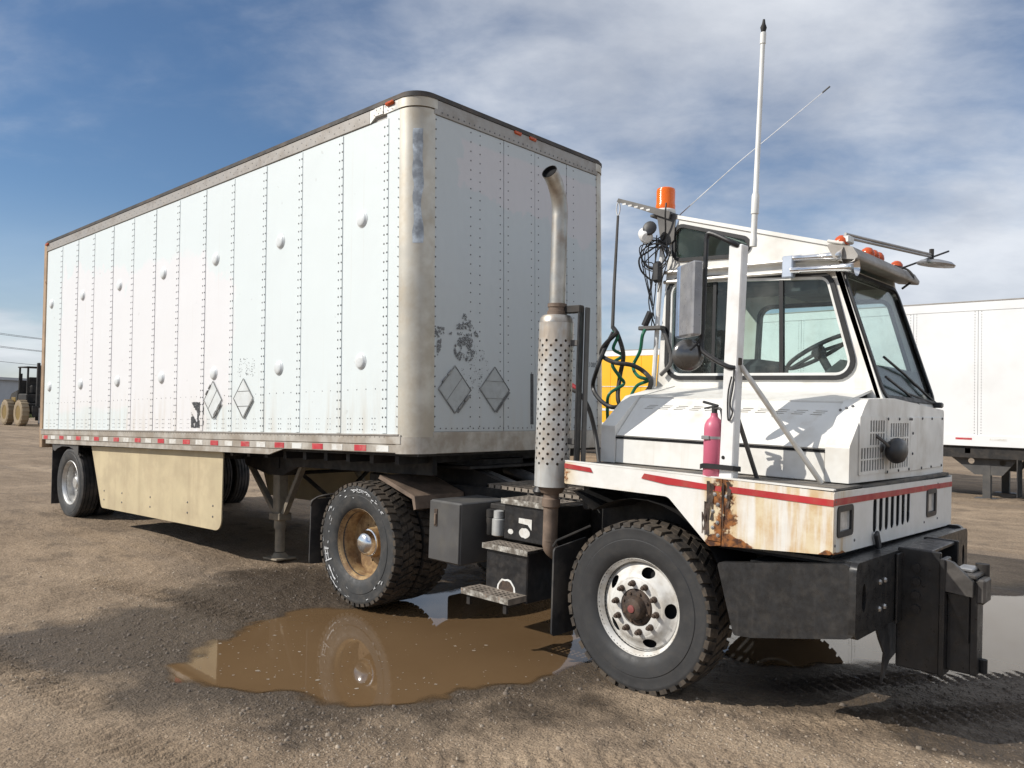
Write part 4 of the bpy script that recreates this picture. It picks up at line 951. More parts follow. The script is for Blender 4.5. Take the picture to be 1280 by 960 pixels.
# torn, rusted metal hanging off the seam
tn = MB()
for (x0, z0, L0, w0) in ((.475, 1.315, .30, .016), (.50, 1.30, .20, .012), (.60, 1.32, .14, .014), (.46, 1.20, .16, .010), (.565, 1.31, .34, .005), (.445, 1.14, .12, .006)):
    q0 = [(x0 + random.uniform(-1, 1) * w0 * .5 + (w0 if k % 2 else -w0) * (1 - k / 9 * .6), -1.166 - .006 * math.sin(k * 1.7), z0 - L0 * (k // 2) / 4) for k in range(10)]
    tn.add(q0, [(k, k + 1, k + 3, k + 2) for k in range(0, 8, 2)])
tk(tn, 'torn_rusty_edge', 'hub_rust', smooth=0)
# wheel well liner
wl = [(-.50, 1.16)] + [(.60 * math.cos(math.radians(a)) + .0, .58 + .58 * math.sin(math.radians(a))) for a in range(125, 20, -10)] + [(.56, .78)]
w2 = MB(); n_ = len(wl); w2.add([(x, -1.13, z) for x, z in wl] + [(x, -.66, z) for x, z in wl], [(i, i + 1, n_ + i + 1, n_ + i) for i in range(n_ - 1)]); tk(w2, 'wheel_arch', 'chassis_dark')
tk(MB().bb((-.6, -.665, .5), (1.0, -.655, 1.31)), 'inner_fender', 'chassis_dark')
tk(MB().prism(rpoly([(-1.17, .21), (-.80, .21), (-.80, .82), (-1.17, .78)], .03), 'x', -.622, -.610), 'front_mud_flap', 'rubber')
tk(MB().tube([(-.62, -1.17, .79), (-.60, -1.16, .83), (-.45, -1.0, .93)], .008, 6), 'flap_edge', 'chassis_dark')
# engine cover: rear cowl, side doors with louvres, front nose
PR = [(-.78, ZT + .004), (-.78, 1.505), (-.50, 1.765), (-.052, 1.868)]
tk(MB().bb((-.42, -.782, ZT + .004), (.973, -.766, 1.497), .004), 'engine_side_panel', 'truck_white')
sl_ = Vector((.28, .26)); ln = sl_.length; U_ = sl_.normalized(); Nn = Vector((-U_.y, U_.x))
def slant(u, v, w_): return (u, -.778 + U_.x * v + Nn.x * w_, 1.507 + U_.y * v + Nn.y * w_)
lv = []
groups = []
for k in range(11):
    if k in (5,): continue
    x0 = -.335 + k * .114; gp = []
    for j in range(3): gp.append([(x0 + j * .012, .272 + j * .016), (x0 + .07 + j * .012, .272 + j * .016), (x0 + .07 + j * .012, .279 + j * .016), (x0 + j * .012, .279 + j * .016)])
    groups.append(gp)
tk(MB().plate([rect(-.42, .006, .973, ln - .004)] + [q for gp in groups for q in gp], slant, 0, .012), 'engine_hatch', 'truck_white')
for gp in groups:
    p = MB()
    for q in gp:
        p.add([slant(a, b_, .0) for a, b_ in q[:2]] + [slant(a, b_ + .012, -.014) for a, b_ in (q[1], q[0])], [(0, 1, 2, 3)])
    tk(p, 'louvre', 'truck_white', smooth=0)
tk(MB().prism([(-.778, 1.49), (-.50, 1.745), (-.06, 1.84), (-.06, 1.5), (-.6, 1.40)], 'x', -.40, .95), 'engine_cover_core', 'soot_shade')
tk(MB().prism([(-.502, 1.768), (-.052, 1.850), (-.052, 1.866), (-.502, 1.784)], 'x', -.42, .973), 'engine_top_panel', 'truck_white')
tk(MB().prism([(-.795, ZT + .004), (-.795, 1.58), (-.52, 1.785), (-.052, 1.872), (-.052, ZT + .004)], 'x', -.535, -.424), 'rear_cowl', 'truck_white')
nose = rpoly([(-.795, ZT + .006), (-.795, 1.535), (-.575, 1.755), (-.515, 1.80), (-.052, 1.815), (1.05, 1.755), (1.05, 1.31)], [0, .03, .04, .03, 0, .03, 0], 3)
tk(MB().prism(nose, 'x', .979, 1.110), 'nose_cowl', 'truck_white')
tk(MB().bb((-.424, -.7845, 1.497), (.979, -.770, 1.507)), 'hatch_gap', 'soot_shade')
for k in range(3): tk(MB().dome((.985 + .03 * k, -.60 + k * .012, 1.735 + .012 * k), (0, -.7, .7), .009, .006, 6), 'cowl_screw', 'rivet')
# nose vents, inspection panel
def slotgrid(y0, y1, z0, z1, n, m_, gap=.45):
    out = []
    for i in range(n):
        for j in range(m_):
            w_ = (y1 - y0) / n; h_ = (z1 - z0) / m_; out.append(rect(y0 + i * w_ + w_ * (1 - gap) / 2, z0 + j * h_ + h_ * .06, y0 + i * w_ + w_ * (1 + gap) / 2, z0 + (j + 1) * h_ - h_ * .06))
    return out
vp = tk(MB().plate([rpoly(rect(-.66, 1.375, -.215, 1.705), .01, 2)] + slotgrid(-.50, -.235, 1.535, 1.685, 6, 2, .58) + slotgrid(-.64, -.235, 1.39, 1.53, 9, 2, .58), 'x', 1.1115, 1.117), 'vent_panel', 'truck_white')
tk(MB().bb((1.1105, -.655, 1.38), (1.1112, -.22, 1.70)), 'vent_backing', 'soot_shade', vp, 0)
vq = tk(MB().plate([rpoly(rect(-.205, 1.365, .245, 1.700), .01, 2)] + slotgrid(-.15, .215, 1.385, 1.67, 8, 3, .58), 'x', 1.1115, 1.1185), 'vent_panel', 'truck_white')
tk(MB().bb((1.1105, -.20, 1.37), (1.1112, .24, 1.695)), 'vent_backing', 'soot_shade', vq, 0)
ip = tk(MB().bb((1.1115, .25, 1.36), (1.1180, 1.00, 1.705), .003), 'inspection_panel', 'truck_white')
for (y, z) in [(-.19, 1.69), (.02, 1.69), (.23, 1.69), (-.19, 1.375), (.02, 1.375), (.23, 1.375), (.30, 1.60), (.30, 1.47), (.27, 1.69), (.5, 1.695), (.72, 1.695), (.97, 1.695), (.5, 1.37), (.72, 1.37), (.97, 1.37)]:
    tk(MB().dome((1.1182, y, z), (1, 0, 0), .010, .007, 6), 'panel_screw', 'decal_dark')
tk(MB().dome((1.112, -.30, 1.52), (1, 0, 0), .03, .02, 8).tube(spline([(1.11, -.40, 1.60), (1.15, -.36, 1.56), (1.17, -.30, 1.52)], 4), .010, 6), 'mirror_bracket', 'grey_bracket')
hm_ = MB().lathe([(0, .03), (.015, .06), (.035, .074), (.055, .076), (.075, .068), (.090, .044), (.096, 0)], (1.125, 0, 1.505), 'x', 28); hm_.v = [(a, b_ * 1.75 - .20, c_) for a, b_, c_ in hm_.v]
tk(hm_, 'hood_mirror', 'black_plastic', smooth=50)
surf('grey_horn', (.42, .47, .55), .45, metal=.4, var=.1); surf('mirror_blue', (.30, .38, .52), .3, metal=.5, var=.1); surf('dark_chrome', (.16, .155, .15), .25, metal=.7, var=.2)
# ------------------------------------------------------------------ cab
YR, YL = -.05, 1.08
wall = [(-.585, 1.80), (-.500, 2.95), (-.425, 3.105), (.735, 2.780), (.755, 2.66), (1.035, 1.79)]
win = rpoly([(-.478, 1.945), (.872, 1.955), (.688, 2.595), (-.478, 2.655)], [.10, .09, .08, .10], 6)
qw = rpoly([(-.445, 2.815), (.05, 2.800), (.135, 2.845), (.105, 2.895), (-.445, 3.055)], [.05, .04, .04, .03, .05], 5)
farwin = rpoly([(-.30, 1.985), (.90, 1.90), (.70, 2.545), (-.28, 2.545)], .08, 6)
tk(MB().plate([wall, win, qw], 'y', YR, YR + .035), 'cab_side_wall', 'truck_white')
tk(MB().plate([wall, farwin], 'y', YL - .035, YL), 'cab_side_wall', 'truck_white')
tk(MB().ring(win, .030, 'y', YR - .016, YR + .04), 'window_gasket', 'gasket'); tk(MB().ring(win, -.018, 'y', YR - .006, YR + .03), 'window_trim', 'pvc_white')
tk(MB().plate([offset(win, -.016)], 'y', YR + .008, YR + .012), 'side_window', 'glass')
for x in (.375,): tk(MB().prism([(x, 1.95), (x + .028, 1.95), (x + .010, 2.60), (x - .018, 2.60)], 'y', YR - .002, YR + .028), 'window_bar', 'gasket')
tk(MB().prism([(-.13, 1.95), (-.105, 1.95), (-.105, 2.63), (-.13, 2.63)], 'y', YR - .002, YR + .028), 'window_bar', 'gasket')
tk(MB().ring(qw, .026, 'y', YR - .014, YR + .04), 'window_gasket', 'gasket'); tk(MB().plate([offset(qw, -.002)], 'y', YR + .006, YR + .010), 'roof_window', 'glass_dark')
tk(MB().ring(farwin, .03, 'y', YL - .04, YL + .014), 'window_gasket', 'gasket'); tk(MB().plate([farwin], 'y', YL - .014, YL - .010), 'side_window', 'glass')
# windscreen plane
wa = Vector((1.045, 0, 1.80)); wb = Vector((.752, 0, 2.665)); wl_ = (wb - wa).length; wv_ = (wb - wa).normalized(); wn = Vector((wv_.z, 0, -wv_.x))
def wsc(u, v, w_): q = wa + wv_ * v + wn * w_; return (q.x, u, q.z)
wso = [(YR, 0), (YL, -.03), (YL, wl_), (YR, wl_)]; wsi = rpoly([(YR + .045, .035), (YL - .05, .02), (YL - .05, wl_ - .05), (YR + .04, wl_ - .05)], .06, 5)
tk(MB().plate([wso, wsi], wsc, -.035, .0), 'windscreen_frame', 'truck_white')
tk(MB().ring(wsi, .028, wsc, -.03, .014), 'windscreen_gasket', 'gasket'); tk(MB().plate([wsi], wsc, -.012, -.007), 'windscreen', 'glass')
tk(MB().plate([[(YR + .035, 1.80), (YL - .035, 1.80), (YL - .035, 3.0), (YR + .035, 3.0)], rpoly(rect(.10, 2.05, .95, 2.85), .06, 4)], lambda u, v, w_: (-.575 + (v - 1.8) * .072 + w_, u, v), 0, .03), 'cab_rear_wall', 'truck_white')
tk(MB().plate([rpoly(rect(.10, 2.05, .95, 2.85), .06, 4)], lambda u, v, w_: (-.575 + (v - 1.8) * .072 + w_, u, v), .012, .016), 'rear_window', 'glass')
def roofm(u, v, w_): return (u, v, 3.105 - (u + .425) * .2802 + w_)
tk(MB().plate([rpoly(rect(-.46, YR - .012, .765, YL + .012), .03, 4)], roofm, .001, .028), 'cab_roof', 'truck_white')
tk(MB().prism([(-.52, 2.93), (-.425, 3.10), (-.41, 3.09), (-.50, 2.92)], 'y', YR + .036, YL - .036), 'roof_rear_slope', 'truck_white')
tk(MB().bb((-.55, .0, 1.80), (1.02, 1.04, 1.83)), 'cab_floor', 'interior')
for zz, x0 in ((2.700, -.52), (2.628, -.52)): tk(MB().tube([(x0, YR - .028, zz + .012), (.50, YR - .030, zz + .010), (.74, YR - .02, zz - .002)], .014, 8), 'drip_rail', 'alu')
# cab interior
st = tk(MB().box((-.10, .42, 2.0), (.50, .50, .16), .05), 'driver_seat', 'seat_cloth'); tk(MB().box((-.33, .42, 2.33), (.14, .48, .62), .06, Matrix.Rotation(-.12, 3, 'Y')), 'seat_back', 'seat_cloth', st)
tk(MB().box((-.38, .42, 2.70), (.10, .28, .18), .04), 'head_rest', 'seat_cloth', st)
tk(MB().prism([(.72, 1.83), (.98, 1.83), (.94, 2.02), (.76, 2.06), (.66, 1.98)], 'y', .0, 1.03), 'dashboard', 'interior')
tk(MB().bb((-.54, .0, 1.84), (-.40, .36, 2.66), .02), 'door_post_trim', 'interior'); tk(MB().bb((-.50, YR + .04, 2.645), (.70, YL - .04, 2.672), .01), 'headliner', 'interior')
tk(MB().bb((.33, YR + .05, 2.50), (.62, .45, 2.64), .02), 'overhead_console', 'interior')
sw_c = Vector((.48, .35, 2.135)); ax_ = Vector((-.50, -.05, .866)).normalized(); u_ = ax_.orthogonal().normalized(); v_ = ax_.cross(u_)
sw = tk(MB().tube([sw_c + (u_ * math.cos(a) + v_ * math.sin(a)) * .230 for a in np.linspace(0, 2 * PI, 36, endpoint=False)], .015, 8, True), 'steering_wheel', 'black_plastic')
sp = MB()
for a in (.3, 2.4, 4.5): sp.tube([sw_c, sw_c + (u_ * math.cos(a) + v_ * math.sin(a)) * .225], .013, 6)
sp.lathe([(-.03, .045), (.015, .05), (.03, .035)], sw_c, (ax_, u_, v_), 16); tk(sp, 'wheel_spokes', 'black_plastic', sw)
tk(MB().rod(sw_c, sw_c - ax_ * .38, .028, 10), 'steering_column', 'black_plastic')
tk(MB().tube(spline([(.60, .20, 2.62), (.62, .20, 2.50), (.63, .22, 2.46), (.64, .19, 2.44)], 4), .006, 6), 'hanging_hook', 'gasket'); tk(MB().tube([(.66, .5, 2.64), (.66, .5, 2.05)], .012, 8), 'cab_grab_bar', 'interior')
# visor, markers, horns
tk(MB().prism(rpoly([(.705, 2.79), (.87, 2.755), (.905, 2.70), (.90, 2.672), (.755, 2.69)], .012, 3), 'y', YR - .10, YL + .06), 'sun_visor', 'rail_grey')
tk(MB().box((.755, YR - .02, 2.798), (.11, .12, .02), .006, Matrix.Rotation(.25, 3, 'Y')), 'marker_base', 'truck_white')
for y in (YR - .03, .40, .50, .60, 1.02):
    tk(MB().lathe([(0, .045), (.012, .046), (.035, .038), (.052, .020), (.056, 0)], (.775, y, 2.79), ((.2, 0, 1), (1, 0, -.2), (0, 1, 0)), 18), 'marker_lamp', 'amber_dark', smooth=60)
tk(MB().box((.45, YR - .065, 2.665), (.075, .055, .145), .008), 'horn_bracket', 'grey_horn') if 'grey_horn' in MATS else tk(MB().box((.45, YR - .065, 2.665), (.075, .055, .145), .008), 'horn_bracket', 'placard_alu')
for zz, L0, yy in ((2.720, .34, -.07), (2.640, .42, -.085)):
    tk(MB().lathe([(0, .020), (.06, .022), (.07, .017), (L0 * .6, .020), (L0 * .85, .030), (L0 * .95, .043), (L0, .056), (L0 * 1.005, .058), (L0 * .99, .052), (L0 * .9, .03)], (.475, YR + yy, zz), ((1, 0, -.03), (0, 1, 0), (.03, 0, 1)), 22), 'air_horn', 'chrome')
for k, dz_ in enumerate((0, .022)):
    tk(MB().tube([(.80, -.08, 2.83 + dz_), (1.04, .92, 2.835 + dz_ * .7)], .010, 8), 'front_mirror_arm', 'steel')
tk(MB().box((.80, -.06, 2.815), (.07, .09, .05), .008), 'arm_mount', 'alu'); tk(MB().rod((1.04, .92, 2.80), (1.04, .92, 2.89), .016, 8), 'arm_pivot', 'chassis_dark')
tk(MB().lathe([(0, .12), (.012, .125), (.03, .10), (.042, .04)], (1.06, .95, 2.775), ((.15, 0, 1), (1, 0, -.15), (0, 1, 0)), 24), 'front_mirror', 'steel')
tk(MB().tube([(.84, .80, 2.74), (1.06, 1.28, 2.93)], .007, 6), 'stub_antenna', 'black_plastic')
tk(MB().tube(spline([(.78, .96, 2.80), (.86, 1.0, 2.77), (.90, 1.0, 2.70), (.83, .98, 2.63)], 4), .008, 6), 'visor_cable', 'hose_black')
# wipers
for p0, p1, p2 in (((1.06, 1.03, 1.80), (.985, .55, 1.99), (.965, .10, 2.05)), ((1.06, 1.03, 1.80), (1.03, .45, 1.86), (.985, .02, 1.99))):
    a_ = tk(MB().tube([p0, p1], [.012, .007], 6), 'wiper_arm', 'black_plastic')
    q0 = Vector(p1) + Vector((.012, .24, -.075)); q1 = Vector(p1) + Vector((.0, -.42, .09)); tk(MB().tube([q0, p1, q1], .009, 6), 'wiper_blade', 'gasket', a_)
tk(MB().box((1.075, 1.03, 1.79), (.06, .07, .04), .01), 'wiper_pivot', 'black_plastic')
# ------------------------------------------------------------------ exhaust stack
SX, SY = -.738, -1.06; R0 = .117
holes = []; ncol = 22; per = 2 * PI * R0; rows_ = 26
for j in range(rows_):
    for i in range(ncol):
        if (i + j) % 2: continue
        holes.append(circ((i + .5) * per / ncol, 1.32 + j * .0325, .0098, None, 8))
lo_ = [(per * k / 44, 1.165) for k in range(44)] + [(per, 1.165), (per, 2.255)] + [(per * k / 44, 2.255) for k in range(43, -1, -1)]
def wrap(u, v, w_): a = u / R0 + .4; return (SX + (R0 + w_) * math.cos(a), SY + (R0 + w_) * math.sin(a), v)
tk(MB().plate([lo_] + holes, wrap, -.002, 0.0), 'heat_shield', 'shield', smooth=60)
tk(MB().lathe([(1.12, .07), (1.16, .095), (2.26, .095), (2.30, .080)], (SX, SY, 0), 'z', 28), 'muffler', 'pipe_rust')
tk(MB().lathe([(2.256, R0 - .003), (2.285, R0 - .006), (2.305, .095), (2.31, .06)], (SX, SY, 0), 'z', 32), 'shield_top', 'pipe_steel')
tk(MB().lathe([(2.305, .066), (2.335, .066), (2.337, .058), (2.36, .058), (2.362, .064), (2.385, .064), (2.387, .055)], (SX, SY, 0), 'z', 26), 'stack_clamp', 'pipe_rust')
stp = [(SX, SY, 2.36), (SX, SY, 2.98)] + [(SX + .04 * (1 - math.cos(a)), SY - .27 * (1 - math.cos(a)), 2.98 + .29 * math.sin(a)) for a in np.linspace(.08, 1.12, 10)]
sk_ = tk(MB().tube(stp, .054, 24, caps=False), 'stack_pipe', 'pipe_steel', smooth=50)
sk2 = MB().tube([Vector(q) for q in stp[-5:]], .050, 24, caps=False)
tk(sk2, 'stack_bore', 'soot_shade', sk_, 50)
e0 = Vector(stp[-2]); tk(MB().tube([e0, e0 + (Vector(stp[-1]) - e0) * .2], .050, 24), 'stack_inner', 'soot_shade', sk_)
tk(MB().lathe([(.80, .050), (1.02, .050), (1.03, .062), (1.08, .062), (1.09, .052), (1.17, .052)], (SX, SY, 0), 'z', 22), 'exhaust_pipe', 'pipe_rust')
tk(MB().tube(spline([(SX, SY, .82), (SX, SY + .02, .74), (SX + .06, SY + .14, .68), (SX + .25, SY + .4, .68)], 5), .050, 14), 'exhaust_elbow', 'pipe_rust')
tk(MB().bb((-.572, -1.05, 1.20), (-.552, -1.00, 2.36), .004), 'stack_bracket', 'black_paint'); tk(MB().bb((-.550, -1.00, 1.20), (-.538, -.955, 2.36), .003), 'stack_bracket', 'grey_bracket')
for z in (1.45, 2.1): tk(MB().bb((-.64, -1.05, z), (-.56, -1.03, z + .04), .004), 'stack_mount', 'grey_bracket')
tk(MB().box((-.62, -1.03, 2.345), (.14, .05, .05), .006), 'stack_top_mount', 'chassis_dark')
tk(MB().lathe([(-.03, .0), (-.025, .045), (.0, .06), (.03, .045), (.035, 0)], (-.86, -1.02, 1.115), 'z', 18), 'air_line_cap', 'black_plastic')
tk(MB().bb((-.56, -.95, 1.02), (-.50, -.2, 1.2), .01), 'stack_base_beam', 'chassis_dark')
# ------------------------------------------------------------------ steps and boxes
tb = tk(MB().bb((-1.86, -1.12, .51), (-1.525, -.62, .962), .008), 'tool_box', 'grey_box')
tk(MB().bb((-1.855, -1.132, .52), (-1.532, -1.121, .955), .004), 'box_door', 'grey_box', tb); tk(MB().bb((-1.80, -1.138, .77), (-1.765, -1.1325, .90), .004), 'latch_recess', 'hub_rust', tb); tk(MB().bb((-1.792, -1.146, .785), (-1.773, -1.1385, .865), .003), 'box_latch', 'pipe_rust', tb)
sb = tk(MB().bb((-1.245, -1.14, .36), (-.86, -.55, .70), .008), 'step_box', 'black_paint'); sc_ = tk(MB().bb((-1.22, -.995, .74), (-.82, -.50, 1.00), .008), 'step_box', 'black_paint')
def tread(x0, x1, y0, y1, z, nx, ny, par, name='step_tread'):
    hl = []
    for i in range(nx):
        for j in range(ny):
            cx_ = x0 + .02 + (x1 - x0 - .04) * (i + .5) / nx; cy_ = y0 + .02 + (y1 - y0 - .04) * (j + .5) / ny; hl.append(circ(cx_, cy_, (x1 - x0) / nx * .30, (y1 - y0) / ny * .30, 8))
    o = tk(MB().plate([rect(x0, y0, x1, y1)] + hl, 'z', z - .004, z), name, 'step_steel', par, 0)
    tk(MB().bb((x0, y0 - .004, z - .035), (x1, y0 - .0005, z + .002)), 'step_nosing', 'tape_worn', o if par is None else par, 0)
    return o
surf('tape_worn', (.52, .50, .45), .65, var=.25, vs=30, dirt=((.1, .08, .06), .9, 22), rust=.36, rs=14)
tread(-1.26, -.84, -1.165, -.99, .725, 9, 4, sb); tread(-1.235, -.80, -1.01, -.70, 1.028, 9, 5, sc_)
bs_ = tread(-1.30, -.86, -1.32, -1.14, .425, 9, 4, None); tk(MB().bb((-1.30, -1.318, .385), (-1.295, -1.14, .42)), 'step_side', 'step_steel', bs_); tk(MB().bb((-.865, -1.318, .385), (-.86, -1.14, .42)), 'step_side', 'step_steel', bs_)
for x in (-1.25, -.91): tk(MB().bb((x - .015, -1.30, .32), (x + .015, -1.28, .386)).bb((x - .015, -1.28, .36), (x + .015, -1.14, .384)), 'step_hanger', 'chassis_dark', bs_)
def blob(name, m_, x0, z0, rx, rz, y, par, half=False, n=18):
    pts = [(x0 + rx * math.cos(2 * PI * k / n), z0 + (max(-.25, math.sin(2 * PI * k / n)) if half else math.sin(2 * PI * k / n)) * rz * (1 + .08 * math.sin(k * 2.3))) for k in range(n)]
    return tk(MB().prism(pts, 'y', y - .0025, y), name, m_, par, 0)
blob('worn_label', 'tape_white', -1.045, .43, .085, .075, -1.1405, sb, True); blob('worn_label', 'hub_rust', -1.045, .437, .068, .056, -1.1432, sb, True)
tk(MB().prism([(-1.075, .905), (-.955, .905), (-.955, .83), (-.99, .865), (-1.075, .87)], 'y', -.9985, -.9955), 'worn_label', 'tape_white', sc_, 0); blob('worn_label', 'tape_white', -1.02, .805, .05, .035, -.9955, sc_); blob('worn_label', 'tape_white', -1.15, .80, .025, .018, -.9955, sc_)
for k, (x, m_) in enumerate(((-1.33, 'shield'), (-1.405, 'chassis_dark'))):
    tk(MB().lathe([(.735, .03), (.745, .048 - .012 * k), (.86, .048 - .012 * k), (.868, .03)], (x, -.93, 0), 'z', 18).lathe([(.868, .038), (.92, .038), (.925, .02)], (x, -.93, 0), 'z', 14), 'filter_canister', m_)
tk(MB().bb((-1.45, -.90, .92), (-1.26, -.6, .96), .006), 'filter_head', 'chassis_dark')
# ------------------------------------------------------------------ mirror post, pole, mirrors
px_ = .562
tk(MB().box((px_ + .012, -1.10, 1.985), (.082, .075, 1.30), .006, Matrix.Rotation(.020, 3, 'Y')), 'mirror_post', 'white_post')
tk(MB().lathe([(2.62, .020), (2.66, .020), (2.68, .0165), (2.80, .0165), (2.80, .021), (2.90, .021), (2.92, .0145), (3.74, .0125), (3.74, .016), (3.80, .016), (3.805, .010)], (.615, -1.10, 0), ((.022, 0, 1), (1, 0, -.022), (0, 1, 0)), 16), 'flag_pole', 'pvc_white')
tk(MB().lathe([(3.805, .012), (3.83, .018), (3.85, .010), (3.875, .006)], (.615, -1.10, 0), ((.022, 0, 1), (1, 0, -.022), (0, 1, 0)), 10), 'pole_tip', 'chassis_dark')
tk(MB().rod((.60, -1.10, 1.985), (.985, -.85, ZT), .015, 10), 'post_strut', 'alu'); tk(MB().rod((.575, -1.07, 1.72), (.635, -.90, ZT), .013, 8), 'post_strut', 'grey_bracket')
tk(MB().bb((.595, -1.128, 1.965), (.625, -1.095, 2.005), .004), 'strut_clip', 'hub_rust')
tk(MB().tube(spline([(.60, -1.13, 2.625), (.56, -1.15, 2.65), (.44, -1.15, 2.71), (.415, -1.15, 2.69), (.412, -1.15, 2.62), (.405, -1.15, 2.22), (.40, -1.15, 2.08), (.425, -1.15, 2.03), (.55, -1.145, 1.96), (.60, -1.13, 1.95)], 5), .014, 10), 'mirror_arm', 'black_paint')
Rm = Matrix.Rotation(math.radians(-38), 3, 'Z')
mh = tk(MB().box((.345, -1.19, 2.335), (.20, .060, .42), .010, Rm), 'side_mirror', 'mirror_shell')
tk(MB().box(Vector((.345, -1.19, 2.335)) + Rm @ Vector((-.130, .0, 0)), (.060, .058, .425), .012, Rm), 'mirror_housing_edge', 'mirror_blue', mh) if 'mirror_blue' in MATS else None
tk(MB().box(Vector((.345, -1.19, 2.335)) + Rm @ Vector((.0, .031, 0)), (.15, .004, .39), 0, Rm), 'mirror_glass', 'chrome', mh)
cm = tk(MB().lathe([(0, .088), (.006, .092), (.014, .090), (.030, .065), (.038, .03), (.040, 0)], (.325, -1.17, 2.02), ((.62, -.78, 0), (.78, .62, 0), (0, 0, 1)), 30), 'convex_mirror', 'dark_chrome' if 'dark_chrome' in MATS else 'steel', smooth=60)
tk(MB().rod((.36, -1.20, 2.05), (.405, -1.15, 2.12), .008, 6), 'convex_mirror_stem', 'black_paint', cm)
tk(MB().tube(spline([(.60, -1.145, 1.94), (.60, -1.15, 1.85), (.585, -1.15, 1.75), (.60, -1.15, 1.70), (.575, -1.148, 1.66), (.57, -1.148, 1.80), (.59, -1.15, 1.90)], 5), .005, 6), 'mirror_cable', 'hose_black')
tk(MB().dome((.545, -1.138, 1.45), (0, -1, 0), .011, .006, 8), 'post_bolt', 'chassis_dark')
# ------------------------------------------------------------------ rear-of-cab rack: beacon, hose hanger, hoses, cables
tk(MB().tube([(-.60, YR - .01, 1.82), (-.555, YR - .01, 2.92)], .018, 8), 'cab_corner_tube', 'white_post')
bk = tk(MB().bb((-.66, -.08, 3.145), (-.48, .10, 3.165), .004), 'beacon_mount', 'grey_bracket')
tk(MB().prism([(-.55, 2.88), (-.45, 2.95), (-.44, 3.145), (-.60, 3.145)], 'y', -.075, -.065), 'mount_plate', 'grey_bracket', bk)
tk(MB().lathe([(3.165, .075), (3.195, .078), (3.205, .072)], (-.575, 0, 0), 'z', 28), 'beacon_base', 'truck_white')
tk(MB().lathe([(3.20, .072), (3.235, .074), (3.245, .070), (3.345, .070), (3.362, .066), (3.37, .05), (3.372, 0)], (-.575, 0, 0), 'z', 30), 'beacon', 'amber', smooth=50)
tk(MB().prism([(-.955, 3.30), (-.94, 3.325), (-.47, 3.16), (-.48, 3.105)], 'y', -.10, -.085), 'hanger_arm', 'grey_bracket')
for k in range(5): tk(MB().bb((-.90 + k * .055, -.102, 3.265 - k * .0185), (-.868 + k * .055, -.1005, 3.278 - k * .0185)), 'arm_slot', 'tape_white', smooth=0)
tk(MB().tube([(-.945 + .016 * math.cos(a), -.09, 3.245 + .05 * math.sin(a)) for a in np.linspace(0, 2 * PI, 16, endpoint=False)], .005, 6, True), 'snap_hook', 'steel')
tk(MB().tube([(-.945, -.09, 3.19), (-.955, -.10, 2.62), (-.958, -.10, 2.31)], [.010, .013, .014], 8), 'hose_spring', 'grey_bracket')
tk(MB().lathe([(0, .045), (.02, .055), (.12, .055), (.14, .04)], (-.68, -.12, 3.02), ((.5, -.5, -.4), (.6, .7, 0), (.3, -.3, .8)), 18), 'work_lamp', 'white_post'); tk(MB().lathe([(0, .05), (.03, .055), (.04, .04)], (-.60, -.16, 3.04), ((.3, -.9, -.2), (.9, .3, 0), (0, .1, 1)), 16), 'camera_head', 'black_plastic')
tk(MB().box((-.555, -.12, 2.715), (.075, .05, .16), .02), 'radio_speaker', 'black_plastic')
tk(MB().tube(spline([(-.49, -.13, 3.22), (-.495, -.13, 3.14), (-.53, -.08, 2.97), (-.69, -.03, 2.9), (-.71, -.13, 2.83), (-.72, -.08, 2.74), (-.66, -.03, 2.67)], 5), .007, 6), 'rack_cable', 'hose_black')
for ci in range(7):
    random.seed(50 + ci); pts = [(-.54 + random.uniform(-.05, .05), -.10, 2.95 + random.uniform(-.03, .05))]
    for k in range(5): a = k * 1.3 + ci; pts.append((-.60 + .12 * math.cos(a) + random.uniform(-.03, .03), -.11 + random.uniform(-.04, .04), 2.84 + .10 * math.sin(a) + random.uniform(-.03, .03)))
    pts.append((-.60 + random.uniform(-.05, .05), -.09, 2.62 - ci * .05)); tk(MB().tube(spline(pts, 5), .0045, 5), 'rack_cable', 'hose_black')
tk(MB().tube(spline([(-.56, -.10, 2.95), (-.62, -.08, 2.70), (-.66, -.06, 2.50), (-.59, -.08, 2.32)], 5), .005, 5), 'rack_cable', 'hose_black')
tk(MB().bb((-.70, -.14, 2.285), (-.50, -.07, 2.315), .006), 'hose_shelf', 'grey_bracket'); tk(MB().rod((-.66, -.11, 2.32), (-.61, -.11, 2.42), .026, 10), 'hand_grip', 'black_plastic')
tk(MB().tube(spline([(-.52, -.09, 2.30), (-.47, -.09, 2.20), (-.44, -.08, 2.05), (-.52, -.09, 1.95)], 5), .016, 8), 'grab_handle', 'grey_bracket')
H = {'loop': [(-.84, -.2, 2.27), (-1.0, -.15, 2.17), (-1.05, -.1, 2.1), (-.86, -.2, 2.04), (-.73, -.15, 2.02), (-.64, -.1, 1.96), (-.53, -.2, 1.88), (-.64, -.15, 1.79), (-.8, -.1, 1.73), (-.87, -.2, 1.7), (-1.03, -.15, 1.76), (-1.13, -.1, 1.86), (-1.02, -.2, 1.99), (-1.0, -.15, 2.13), (-.95, -.1, 2.28)],
     'v': [(-.955, -.1, 2.32), (-.87, -.15, 2.25), (-.85, -.1, 2.1), (-.91, -.05, 1.94), (-.85, -.15, 1.75), (-.78, -.1, 1.60)], 'v2': [(-.5, -.25, 1.9), (-.57, -.2, 1.79), (-.75, -.15, 1.71), (-.79, -.25, 1.6), (-.82, -.3, 1.4)],
     'low': [(-1.3, -.4, 1.86), (-1.1, -.35, 1.81), (-1.02, -.3, 1.69), (-.98, -.25, 1.48), (-.86, -.35, 1.25)]}
